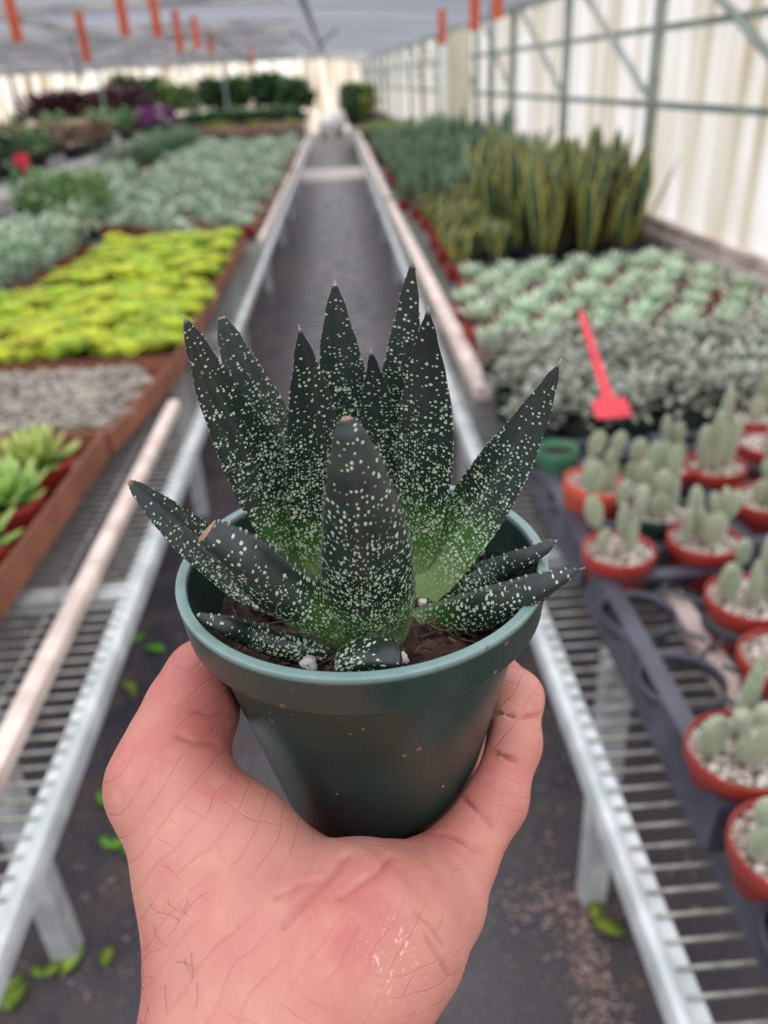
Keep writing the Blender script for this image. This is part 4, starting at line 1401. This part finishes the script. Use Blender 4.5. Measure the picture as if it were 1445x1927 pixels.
def aloe_leaf(idx, pts, widths, hint, thick, pale, tip, label):
    """thick pointed leaf: nearly flat inner face, keeled outer face, toothed margins"""
    rr_ = random.Random(idx * 11 + 3)
    base = Vector((PC.x, PC.y, PC.z - POT_H))
    P = [Vector(p) - base for p in pts]
    hint = Vector(hint)
    length = sum((P[i + 1] - P[i]).length for i in range(len(P) - 1))
    n = max(60, int(length / 0.00055))
    XS = [-1.0, -0.95, -0.8, -0.55, -0.28, 0.0, 0.28, 0.55, 0.8, 0.95, 1.0]
    K = 10
    vv, ff, uv = [], [], []
    at_pale, at_tooth, at_dry, at_along, at_in = [], [], [], [], []
    next_tooth = [2, 3]
    off = idx * 0.37
    for i in range(n + 1):
        t = i / n
        p = spline(P, t)
        d = (spline(P, min(1.0, t + 0.01)) - spline(P, max(0.0, t - 0.01))).normalized()
        nrm = (hint - d * hint.dot(d)).normalized()
        sd = d.cross(nrm).normalized()
        hw = max(0.00018, lerp_table(widths, t) * 0.5)
        wob = 1.0 + 0.012 * mnoise.noise(Vector((t * 14, idx * 5.0, 0)))
        hw *= wob
        th = 2 * hw * thick
        th = max(th, 0.0003)
        teeth = [0.0, 0.0]
        for s in (0, 1):
            if i == next_tooth[s]:
                if 0.04 < t < 0.985 and hw > 0.0006:
                    teeth[s] = rr_.uniform(0.15, 0.5) * 0.001 * (0.6 + 0.6 * t)
                next_tooth[s] = i + rr_.randint(3, 9)
        ring = []
        for k in range(K + 1):                      # inner face, from one margin to the other
            x = XS[k]
            edge = abs(x) > 0.999
            ex = teeth[0 if x < 0 else 1] if edge else 0.0
            zin = 0.10 * th * (1 - x * x) + (0.05 * th * math.cos(x * 6.3) if abs(x) < 0.9 else 0.0)
            ring.append((p + sd * (x * hw + (ex if x > 0 else -ex)) + nrm * (zin + ex * 0.3), x * hw, 1.0 if edge and ex > 0 else 0.0, 1.0))
        for k in range(1, K):                       # outer face back again
            x = XS[K - k]
            zo = -th * (1 - abs(x) ** 2.1) ** 0.72 - 0.08 * th * math.exp(-(x / 0.22) ** 2)
            ring.append((p + sd * x * hw + nrm * zo, 0.06 + x * hw * 1.25, 0.0, 0.0))
        tipk = 0.0
        if tip in ('dry', 'brown', 'cut') and t > 0.985:
            tipk = 1.0
        elif tip == 'brown' and t > 0.95:
            tipk = (t - 0.95) / 0.05
        elif tip == 'blunt' and t > 0.985:
            tipk = 0.6
        spine = min(1.0, (t - 0.95) / 0.03) * 0.7 if tip == 'sharp' and t > 0.95 else 0.0
        for q, s_, tooth, inn in ring:
            vv.append(tuple(q))
            uv.append((s_ + off, t * length + off * 0.7))
            pv = 1.0 - t / pale if t < pale else 0.0
            at_pale.append(max(0.0, pv))
            at_tooth.append(max(tooth, spine))
            at_dry.append(tipk)
            at_along.append(t)
            at_in.append(inn)
    R_ = 2 * K
    for i in range(n):
        for k in range(R_):
            k2 = (k + 1) % R_
            ff.append((i * R_ + k, i * R_ + k2, (i + 1) * R_ + k2, (i + 1) * R_ + k))
    ff.append(tuple(range(R_ - 1, -1, -1)))
    if tip == 'cut':                                 # hollow broken end
        c0 = len(vv)
        cen = sum((Vector(vv[n * R_ + k]) for k in range(R_)), Vector()) / R_
        dd_ = (spline(P, 1.0) - spline(P, 0.97)).normalized()
        vv.append(tuple(cen - dd_ * 0.0016))
        uv.append(uv[-1])
        at_pale.append(0.0); at_tooth.append(0.0); at_dry.append(0.7); at_along.append(1.0); at_in.append(0.0)
        for k in range(R_):
            ff.append((n * R_ + k, n * R_ + (k + 1) % R_, c0))
    else:
        ff.append(tuple(n * R_ + k for k in range(R_)))
    m_ = MB()
    m_.add(vv, ff, uv)
    me = m_.mesh('leaf', M['aloe'])
    for nm_, dat in (('pale', at_pale), ('tooth', at_tooth), ('dry', at_dry), ('along', at_along), ('inner', at_in)):
        a_ = me.attributes.new(nm_, 'FLOAT', 'POINT')
        a_.data.foreach_set('value', dat)
    o_ = put('leaf', me, aloe)
    if label:
        o_['label'] = label
    return o_


LEAVES = [
    ([(-0.0141, 0.2060, 1.4072), (-0.0236, 0.2060, 1.4365), (-0.0312, 0.2070, 1.4588), (-0.0379, 0.2050, 1.4819), (-0.0418, 0.2020, 1.5003)],
     [(0.00, 0.0132), (0.15, 0.0160), (0.35, 0.0187), (0.50, 0.0179), (0.70, 0.0125), (0.85, 0.0066), (1.00, 0.0000)],
     (0.4430, -0.7352, 0.5130), 0.34, 0.36, 'sharp', 'tall leaf leaning left with the sharpest slant'),
    ([(-0.0077, 0.2120, 1.4075), (-0.0209, 0.2180, 1.4452), (-0.0274, 0.2220, 1.4646), (-0.0330, 0.2240, 1.4805), (-0.0362, 0.2260, 1.4930)],
     [(0.00, 0.0118), (0.30, 0.0152), (0.50, 0.0144), (0.70, 0.0107), (0.85, 0.0073), (0.97, 0.0030), (1.00, 0.0021)],
     (0.3303, -0.8399, 0.4308), 0.34, 0.20, 'dry', 'tall narrow leaf with a dry white tip'),
    ([(-0.0121, 0.2030, 1.4120), (-0.0137, 0.2030, 1.4400), (-0.0125, 0.2030, 1.4600), (-0.0124, 0.2020, 1.4797), (-0.0131, 0.2000, 1.4963)],
     [(0.00, 0.0122), (0.20, 0.0147), (0.40, 0.0167), (0.55, 0.0157), (0.72, 0.0113), (0.86, 0.0055), (0.95, 0.0013), (1.00, 0.0000)],
     (0.2385, -0.7220, 0.6495), 0.32, 0.28, 'sharp', None),
    ([(-0.0019, 0.2120, 1.4090), (-0.0026, 0.2200, 1.4428), (-0.0034, 0.2250, 1.4684), (-0.0040, 0.2270, 1.4855), (-0.0037, 0.2280, 1.5008)],
     [(0.00, 0.0118), (0.30, 0.0158), (0.50, 0.0154), (0.70, 0.0111), (0.85, 0.0061), (0.95, 0.0018), (1.00, 0.0000)],
     (0.0279, -0.8962, 0.4428), 0.34, 0.15, 'sharp', None),
    ([(0.0016, 0.2070, 1.4121), (0.0055, 0.2110, 1.4413), (0.0058, 0.2130, 1.4592), (0.0056, 0.2130, 1.4722), (0.0049, 0.2120, 1.4851)],
     [(0.00, 0.0099), (0.30, 0.0113), (0.55, 0.0116), (0.75, 0.0078), (0.90, 0.0029), (0.96, 0.0010), (1.00, 0.0000)],
     (-0.1312, -0.8194, 0.5580), 0.34, 0.15, 'sharp', 'short leaf standing between the tall ones'),
    ([(0.0068, 0.2140, 1.4070), (0.0099, 0.2190, 1.4423), (0.0127, 0.2230, 1.4647), (0.0155, 0.2250, 1.4848), (0.0183, 0.2260, 1.5059)],
     [(0.00, 0.0119), (0.30, 0.0153), (0.50, 0.0151), (0.70, 0.0101), (0.85, 0.0057), (0.95, 0.0018), (1.00, 0.0000)],
     (-0.1963, -0.8709, 0.4505), 0.34, 0.15, 'sharp', 'tallest leaf'),
    ([(0.0083, 0.2030, 1.4083), (0.0154, 0.2030, 1.4359), (0.0181, 0.2040, 1.4605), (0.0192, 0.2050, 1.4801), (0.0200, 0.2030, 1.4982)],
     [(0.00, 0.0123), (0.25, 0.0152), (0.45, 0.0176), (0.60, 0.0157), (0.75, 0.0114), (0.88, 0.0053), (0.95, 0.0016), (1.00, 0.0000)],
     (-0.3581, -0.7292, 0.5831), 0.32, 0.36, 'sharp', None),
    ([(0.0069, 0.1980, 1.4060), (0.0249, 0.2000, 1.4287), (0.0378, 0.2020, 1.4484), (0.0475, 0.2020, 1.4656), (0.0545, 0.2010, 1.4825)],
     [(0.00, 0.0107), (0.20, 0.0176), (0.40, 0.0186), (0.55, 0.0165), (0.75, 0.0102), (0.90, 0.0040), (0.96, 0.0008), (1.00, 0.0000)],
     (-0.5195, -0.6762, 0.5224), 0.36, 0.44, 'sharp', 'tall leaf leaning right with a pale base'),
    ([(0.0075, 0.2040, 1.4005), (0.0245, 0.1979, 1.4146), (0.0368, 0.1959, 1.4216), (0.0463, 0.1905, 1.4296), (0.0535, 0.1904, 1.4336)],
     [(0.00, 0.0100), (0.40, 0.0107), (0.65, 0.0082), (0.85, 0.0045), (0.97, 0.0009), (1.00, 0.0000)],
     (0.1435, 0.9604, 0.2388), 0.50, 0.12, 'brown', None),
    ([(0.0032, 0.1920, 1.4036), (0.0187, 0.1900, 1.4096), (0.0337, 0.1781, 1.4226), (0.0451, 0.1725, 1.4316), (0.0561, 0.1725, 1.4356)],
     [(0.00, 0.0102), (0.25, 0.0143), (0.50, 0.0145), (0.70, 0.0101), (0.85, 0.0050), (0.93, 0.0014), (1.00, 0.0000)],
     (0.1443, 0.9662, 0.2136), 0.50, 0.46, 'brown', 'low leaf pointing right over the pot rim'),
    ([(-0.0013, 0.1830, 1.4060), (-0.0007, 0.1760, 1.4287), (-0.0003, 0.1710, 1.4489), (-0.0012, 0.1680, 1.4688), (-0.0026, 0.1680, 1.4837)],
     [(0.00, 0.0168), (0.12, 0.0233), (0.26, 0.0257), (0.45, 0.0236), (0.60, 0.0198), (0.75, 0.0146), (0.90, 0.0082), (0.97, 0.0041), (1.00, 0.0014)],
     (-0.0205, 0.9947, -0.1003), 0.42, 0.36, 'blunt', 'broad front leaf with a blunt tip'),
    ([(-0.0019, 0.1840, 1.4079), (-0.0134, 0.1770, 1.4244), (-0.0235, 0.1730, 1.4372), (-0.0310, 0.1710, 1.4484), (-0.0386, 0.1710, 1.4557)],
     [(0.00, 0.0137), (0.20, 0.0162), (0.45, 0.0165), (0.70, 0.0141), (0.90, 0.0104), (1.00, 0.0070)],
     (-0.1046, 0.9657, 0.2377), 0.50, 0.46, 'cut', 'front left leaf broken off at its tip'),
    ([(-0.0096, 0.1960, 1.4060), (-0.0331, 0.1950, 1.4222), (-0.0454, 0.1950, 1.4367), (-0.0542, 0.1950, 1.4480), (-0.0623, 0.1950, 1.4590)],
     [(0.00, 0.0096), (0.30, 0.0135), (0.55, 0.0131), (0.75, 0.0096), (0.90, 0.0052), (0.98, 0.0017), (1.00, 0.0009)],
     (0.4051, -0.4924, 0.7703), 0.45, 0.06, 'brown', 'low leaf reaching out left over the rim'),
    ([(-0.0094, 0.1760, 1.4111), (-0.0233, 0.1740, 1.4169), (-0.0326, 0.1730, 1.4225), (-0.0383, 0.1696, 1.4286), (-0.0449, 0.1714, 1.4306)],
     [(0.00, 0.0088), (0.40, 0.0088), (0.70, 0.0063), (0.90, 0.0030), (1.00, 0.0008)],
     (-0.1437, 0.9682, 0.2046), 0.55, 0.04, 'brown', None),
    ([(-0.0078, 0.1610, 1.4195), (-0.0033, 0.1600, 1.4212), (0.0004, 0.1590, 1.4220), (0.0033, 0.1580, 1.4222), (0.0053, 0.1580, 1.4215)],
     [(0.00, 0.0081), (0.30, 0.0113), (0.60, 0.0112), (0.85, 0.0096), (0.95, 0.0069), (1.00, 0.0048)],
     (0.0023, 0.8527, -0.5223), 0.75, 0.05, 'cut', 'stubby offset leaf lying on the soil'),
]
for i, row in enumerate(LEAVES):
    aloe_leaf(i, *row)


# ------------------------------------------------------------------ the hand
def skin_mat():
    t = NT('skin')
    co = t.coord()
    n1 = t.noise(26.0, co, 4.0)
    n2 = t.noise(110.0, co, 4.0, 0.6)
    n3 = t.noise(900.0, co, 2.0)
    c = t.mix(t.smooth(n1, 0.35, 0.65), lin(204, 140, 124), lin(194, 114, 104))
    c = t.mix(t.math('MULTIPLY', t.smooth(n2, 0.5, 0.75), 0.35), c, lin(222, 162, 140))
    # long fine creases over the ball of the thumb, a second set across the palm

    def creases(d, freq, amp, nscale, lo):
        p = t.n('ShaderNodeVectorMath', {0: co, 1: d}, operation='DOT_PRODUCT').outputs['Value']
        q = t.math('ADD', t.math('MULTIPLY', p, freq), t.math('MULTIPLY', t.noise(nscale, co, 3.0), amp))
        return t.smooth(t.math('SINE', q), lo, 1.0)

    m1 = t.smooth(t.noise(38.0, co, 2.0), 0.42, 0.58)
    m2 = t.smooth(t.noise(45.0, t.mapped(co, (1.0, 1.3, 0.8)), 2.0), 0.5, 0.62)
    la = t.math('MULTIPLY', creases((0.701, -0.355, -0.616), 1150.0, 26.0, 16.0, 0.90), m1)
    lb = t.math('MULTIPLY', creases((-0.415, -0.427, -0.807), 1500.0, 22.0, 24.0, 0.90), m2)
    lines = t.math('MAXIMUM', la, t.math('MULTIPLY', lb, 0.7))
    c = t.mix(t.math('MULTIPLY', lines, 0.17), c, lin(190, 112, 100))
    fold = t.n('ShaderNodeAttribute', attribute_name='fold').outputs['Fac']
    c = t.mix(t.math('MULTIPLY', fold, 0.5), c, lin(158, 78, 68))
    # dry flaking patch on the heel of the palm
    pd = t.n('ShaderNodeVectorMath', {0: co, 1: (0.0001, 0.1124, 1.3726)}, operation='DISTANCE').outputs['Value']
    fl_ = t.noise(1.0, t.mapped(co, (900.0, 500.0, 700.0)), 4.0, 0.7)
    patch = t.math('MULTIPLY', t.smooth(pd, 0.0125, 0.004), t.smooth(fl_, 0.56, 0.66))
    c = t.mix(t.math('MULTIPLY', patch, 0.6), c, lin(240, 214, 196))
    h = t.math('ADD', t.math('MULTIPLY', lines, -0.6), t.math('ADD', t.math('MULTIPLY', n2, 0.5), t.math('MULTIPLY', n3, 0.25)))
    t.bsdf(c, 0.48, t.bump(h, 0.5, 0.0007), Subsurface_Weight=0.25, Subsurface_Radius=(0.006, 0.002, 0.001), Subsurface_Scale=0.6, Specular_IOR_Level=0.4)
    return t.m


M['skin'] = skin_mat()
M['hair'] = plain('dark_arm_hair', lin(58, 40, 34), None, 10, 0.5)

HAND = [
    (0.0100, [(-0.0750, -0.2000, 1.2950, 0.0300), (-0.0520, -0.0300, 1.3350, 0.0275), (-0.0389, 0.1103, 1.3467, 0.0240), (-0.0391, 0.1285, 1.3593, 0.0230), (-0.0435, 0.1431, 1.3671, 0.0215), (-0.0595, 0.1616, 1.3814, 0.0160)]),
    (0.0100, [(-0.0400, -0.2000, 1.2900, 0.0300), (-0.0180, -0.0300, 1.3300, 0.0275), (-0.0290, 0.1097, 1.3462, 0.0230), (-0.0171, 0.1213, 1.3534, 0.0240), (-0.0096, 0.1295, 1.3543, 0.0248), (0.0005, 0.1402, 1.3493, 0.0165), (0.0099, 0.1470, 1.3435, 0.0148), (0.0202, 0.1584, 1.3440, 0.0112)]),
    (0.0080, [(-0.0435, 0.1431, 1.3671, 0.0205), (-0.0338, 0.1477, 1.3550, 0.0158), (-0.0266, 0.1521, 1.3404, 0.0145)]),
    (0.0050, [(-0.0595, 0.1616, 1.3814, 0.0158), (-0.0579, 0.1726, 1.3849, 0.0140), (-0.0552, 0.1842, 1.3875, 0.0133), (-0.0526, 0.1958, 1.3882, 0.0126), (-0.0507, 0.2078, 1.3809, 0.0105)]),
    (0.0080, [(-0.0141, 0.1214, 1.3539, 0.0220), (0.0010, 0.1337, 1.3500, 0.0180), (0.0107, 0.1463, 1.3444, 0.0138)]),
    (0.0120, [(-0.0261, 0.1205, 1.3411, 0.0210), (-0.0263, 0.1332, 1.3435, 0.0200), (-0.0210, 0.1440, 1.3405, 0.0180)]),
    (0.0090, [(-0.0354, 0.1470, 1.3475, 0.0180), (-0.0203, 0.1506, 1.3319, 0.0175), (-0.0062, 0.1519, 1.3307, 0.0175), (0.0101, 0.1548, 1.3327, 0.0140)]),
    (0.0090, [(-0.0294, 0.1657, 1.3256, 0.0155), (-0.0152, 0.1697, 1.3128, 0.0155), (0.0008, 0.1714, 1.3166, 0.0155)]),
    (0.0035, [(0.0202, 0.1584, 1.3440, 0.0110), (0.0337, 0.1720, 1.3530, 0.0096), (0.0416, 0.1866, 1.3615, 0.0090), (0.0462, 0.2018, 1.3666, 0.0084), (0.0427, 0.2183, 1.3631, 0.0078)]),
    (0.0035, [(0.0240, 0.1900, 1.3260, 0.0115), (0.0400, 0.2360, 1.3380, 0.0090), (0.0430, 0.2460, 1.3620, 0.0084), (0.0370, 0.2460, 1.3860, 0.0078)]),
    (0.0035, [(0.0040, 0.1860, 1.3220, 0.0120), (0.0120, 0.2520, 1.3300, 0.0092), (0.0140, 0.2640, 1.3580, 0.0086), (0.0110, 0.2560, 1.3840, 0.0080)]),
    (0.0035, [(-0.0180, 0.1860, 1.3240, 0.0120), (-0.0180, 0.2480, 1.3320, 0.0092), (-0.0190, 0.2610, 1.3560, 0.0086), (-0.0160, 0.2560, 1.3800, 0.0080)]),
    (0.0080, [(-0.0065, 0.1693, 1.3124, 0.0140), (0.0180, 0.1860, 1.3230, 0.0125), (0.0040, 0.1840, 1.3210, 0.0125), (-0.0160, 0.1840, 1.3220, 0.0125), (-0.0299, 0.1669, 1.3214, 0.0145)]),
]
CREASES = [(0.0012, [(-0.0108, 0.1354, 1.3793), (-0.0134, 0.1306, 1.3799), (-0.0172, 0.1268, 1.3800), (-0.0215, 0.1220, 1.3800), (-0.0251, 0.1177, 1.3794)]),
    (0.0008, [(0.0005, 0.1370, 1.3759), (-0.0024, 0.1303, 1.3790), (-0.0086, 0.1255, 1.3799), (-0.0121, 0.1232, 1.3799)]),
    (0.0007, [(-0.0173, 0.1287, 1.3799), (-0.0223, 0.1271, 1.3802), (-0.0272, 0.1239, 1.3809)]),
    (0.0009, [(-0.0540, 0.1624, 1.3979), (-0.0493, 0.1619, 1.3954), (-0.0453, 0.1651, 1.3918)]),
    (0.0006, [(-0.0514, 0.1712, 1.3984), (-0.0468, 0.1724, 1.3953), (-0.0436, 0.1764, 1.3925)]),
    (0.0009, [(0.0369, 0.1917, 1.3694), (0.0436, 0.1872, 1.3716), (0.0513, 0.1913, 1.3676)]),
    (0.0009, [(0.0332, 0.1800, 1.3658), (0.0406, 0.1754, 1.3652)]),
    (0.0010, [(0.0145, 0.1595, 1.3558), (0.0229, 0.1547, 1.3557), (0.0270, 0.1532, 1.3531)]),
    (0.0008, [(0.0233, 0.1704, 1.3578), (0.0272, 0.1627, 1.3587), (0.0306, 0.1593, 1.3560)]),
    (0.0008, [(0.0077, 0.1180, 1.3700), (0.0102, 0.1163, 1.3651), (0.0126, 0.1159, 1.3574)]),
    (0.0006, [(0.0053, 0.1222, 1.3742), (0.0091, 0.1208, 1.3697), (0.0118, 0.1192, 1.3645)])]


def hand_field(X, Y, Z):
    """smooth union of tapering bones-and-flesh segments; negative inside"""
    d_all = np.full(X.shape, 1.0, dtype=np.float32)
    for k, ch in HAND:
        d_ch = np.full(X.shape, 1.0, dtype=np.float32)
        for (ax, ay, az, ra), (bx, by, bz, rb) in zip(ch, ch[1:]):
            ux, uy, uz = bx - ax, by - ay, bz - az
            l2 = ux * ux + uy * uy + uz * uz
            q = ((X - ax) * ux + (Y - ay) * uy + (Z - az) * uz) / l2
            np.clip(q, 0, 1, out=q)
            dd = np.sqrt((X - ax - q * ux) ** 2 + (Y - ay - q * uy) ** 2 + (Z - az - q * uz) ** 2) - (ra + (rb - ra) * q)
            h = np.maximum(0.004 - np.abs(d_ch - dd), 0) / 0.004
            d_ch = np.minimum(d_ch, dd) - h * h * 0.001
        h = np.maximum(k - np.abs(d_all - d_ch), 0) / k
        d_all = np.minimum(d_all, d_ch) - h * h * k * 0.25
    for r, pts in CREASES:                                   # folds pressed into the flesh
        dc = np.full(X.shape, 1.0, dtype=np.float32)
        for a, b in zip(pts, pts[1:]):
            ux, uy, uz = (b[i] - a[i] for i in range(3))
            l2 = ux * ux + uy * uy + uz * uz
            q = np.clip(((X - a[0]) * ux + (Y - a[1]) * uy + (Z - a[2]) * uz) / l2, 0, 1)
            dc = np.minimum(dc, np.sqrt((X - a[0] - q * ux) ** 2 + (Y - a[1] - q * uy) ** 2 + (Z - a[2] - q * uz) ** 2))
        k = 0.0010
        a_, b_ = d_all, 0.8 * r - dc
        h = np.maximum(k - np.abs(a_ - b_), 0) / k
        d_all = np.maximum(a_, b_) + h * h * k * 0.25
    # flesh gives way to the pot it holds
    rad = np.sqrt((X - PC.x) ** 2 + (Y - PC.y) ** 2)
    zr = Z - (PC.z - POT_H)
    wall = 0.0324 + (0.0474 - 0.0324) * np.clip(zr / 0.0715, 0, 1)
    wall = np.where(zr > 0.0715, 0.0536, wall)
    dpot = np.maximum(rad - wall, -zr) - 0.0004
    k = 0.002
    b_ = -dpot
    h = np.maximum(k - np.abs(d_all - b_), 0) / k
    return np.maximum(d_all, b_) + h * h * k * 0.25


def surface_nets(F, origin, s):
    """dual surface of the zero level of a sampled field"""
    nx_, ny_, nz_ = F.shape
    ins = F < 0
    cnt = np.zeros((nx_ - 1, ny_ - 1, nz_ - 1), dtype=np.int8)
    for dx in (0, 1):
        for dy in (0, 1):
            for dz in (0, 1):
                cnt += ins[dx:nx_ - 1 + dx, dy:ny_ - 1 + dy, dz:nz_ - 1 + dz]
    act = (cnt > 0) & (cnt < 8)
    idx = np.full(act.shape, -1, dtype=np.int32)
    cells = np.argwhere(act)
    idx[act] = np.arange(len(cells))
    acc = np.zeros((len(cells), 3))
    num = np.zeros(len(cells))
    c8 = [(0, 0, 0), (1, 0, 0), (0, 1, 0), (1, 1, 0), (0, 0, 1), (1, 0, 1), (0, 1, 1), (1, 1, 1)]
    for i in range(8):
        for j in range(i + 1, 8):
            a, b = np.array(c8[i]), np.array(c8[j])
            if np.abs(a - b).sum() != 1:
                continue
            va = F[tuple((cells + a).T)].astype(np.float64)
            vb = F[tuple((cells + b).T)].astype(np.float64)
            cr_ = (va < 0) != (vb < 0)
            q = np.where(cr_, va / np.where(np.abs(va - vb) < 1e-12, 1, va - vb), 0)
            acc += np.where(cr_[:, None], (a + (b - a) * q[:, None]), 0)
            num += cr_
    verts = (cells + acc / num[:, None]) * s + np.array(origin)
    faces = []
    for ax in range(3):
        o1, o2 = [(1, 2), (2, 0), (0, 1)][ax]
        sl0 = [slice(1, -1)] * 3
        sl0[ax] = slice(0, -1)
        sl1 = [slice(1, -1)] * 3
        sl1[ax] = slice(1, None)
        a, b = ins[tuple(sl0)], ins[tuple(sl1)]
        e = np.argwhere(a != b)
        sign = a[tuple(e.T)]
        e = e + np.array([0 if i == ax else 1 for i in range(3)])
        d1, d2 = np.zeros(3, int), np.zeros(3, int)
        d1[o1] = 1
        d2[o2] = 1
        q = [idx[tuple((e - d1 - d2).T)], idx[tuple((e - d2).T)], idx[tuple(e.T)], idx[tuple((e - d1).T)]]
        f_ = np.stack(q, 1)
        f_[~sign] = f_[~sign][:, ::-1]
        faces.append(f_)
    return verts, np.concatenate(faces)


STEP = 0.0008
BLK = 12
X0, X1 = (-0.115, -0.215, 1.245), (0.075, 0.290, 1.425)
NB = [int(math.ceil((X1[i] - X0[i]) / STEP / BLK)) for i in range(3)]
cen = [X0[i] + (np.arange(NB[i], dtype=np.float32) * BLK + BLK * 0.5) * STEP for i in range(3)]
CF = hand_field(*np.meshgrid(*cen, indexing='ij'))
F_ = np.repeat(np.repeat(np.repeat(np.where(CF < 0, np.float32(-1), np.float32(1)), BLK, 0), BLK, 1), BLK, 2)
near = np.argwhere(np.abs(CF) < STEP * BLK * 1.1 + 0.002)        # only blocks near the surface are sampled finely
loc = np.arange(BLK, dtype=np.float32)
for part in np.array_split(near, max(1, len(near) // 400)):
    base_ = [(part[:, i:i + 1] * BLK + loc[None, :]) * np.float32(STEP) + np.float32(X0[i]) for i in range(3)]
    shp = (len(part), BLK, BLK, BLK)
    bx = np.broadcast_to(base_[0][:, :, None, None], shp).astype(np.float32)
    by = np.broadcast_to(base_[1][:, None, :, None], shp).astype(np.float32)
    bz = np.broadcast_to(base_[2][:, None, None, :], shp).astype(np.float32)
    val = hand_field(bx, by, bz)
    for (i, j, k), vblk in zip(part, val):
        F_[i * BLK:(i + 1) * BLK, j * BLK:(j + 1) * BLK, k * BLK:(k + 1) * BLK] = vblk
hv, hf = surface_nets(F_, X0, STEP)
# relax a little so that the grid does not show
for _ in range(2):
    acc = np.zeros_like(hv)
    cnt_ = np.zeros(len(hv))
    for a in range(4):
        b = (a + 1) % 4
        np.add.at(acc, hf[:, a], hv[hf[:, b]])
        np.add.at(acc, hf[:, b], hv[hf[:, a]])
        np.add.at(cnt_, hf[:, a], 1)
        np.add.at(cnt_, hf[:, b], 1)
    hv = hv * 0.5 + 0.5 * acc / np.maximum(cnt_, 1)[:, None]
me = bpy.data.meshes.new('hand')
me.from_pydata(hv.tolist(), [], hf.tolist())
me.materials.append(M['skin'])
me.polygons.foreach_set('use_smooth', [True] * len(me.polygons))
me.update()
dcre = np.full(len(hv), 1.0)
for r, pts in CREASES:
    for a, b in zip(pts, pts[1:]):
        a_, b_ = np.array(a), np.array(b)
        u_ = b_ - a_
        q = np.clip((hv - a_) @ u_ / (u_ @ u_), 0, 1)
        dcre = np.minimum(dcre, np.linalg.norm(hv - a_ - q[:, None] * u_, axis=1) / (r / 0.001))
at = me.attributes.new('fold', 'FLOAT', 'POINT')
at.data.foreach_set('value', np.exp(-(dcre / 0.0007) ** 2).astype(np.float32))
hand = put('hand', me)
tag(hand, 'left hand of a person, palm up, gripping the green pot from below', 'hand')

# fine dark hairs on the thumb side of the wrist
me.calc_loop_triangles()
rr = random.Random(77)
cand = [v for v in me.vertices if 0.08 < v.co.y < 0.128 and v.co.x < -0.042 and v.normal.z > 0.15 and v.normal.x < 0.55]
hm = MB()
for _ in range(34):
    v0 = rr.choice(cand)
    nrm = v0.normal.copy()
    tang = Vector((rr.uniform(-0.4, 0.3), rr.uniform(-1.0, 0.4), rr.uniform(-0.2, 0.2)))
    tang = (tang - nrm * tang.dot(nrm)).normalized()
    side = nrm.cross(tang)
    L_ = rr.uniform(0.004, 0.011)
    bend = rr.uniform(-1.6, 1.6)
    pts_ = []
    p = v0.co.copy() - nrm * 0.0004
    for j in range(7):
        pts_.append(p.copy())
        an = bend * j / 6
        p = p + (tang * math.cos(an) + side * math.sin(an)) * (L_ / 6) + nrm * (0.0006 if j < 2 else 0.00005)
    hm.tube(pts_, [0.00004] * 6 + [0.000015], 4)
o = hm.obj('arm_hair', M['hair'], hand)
o['kind'] = 'stuff'
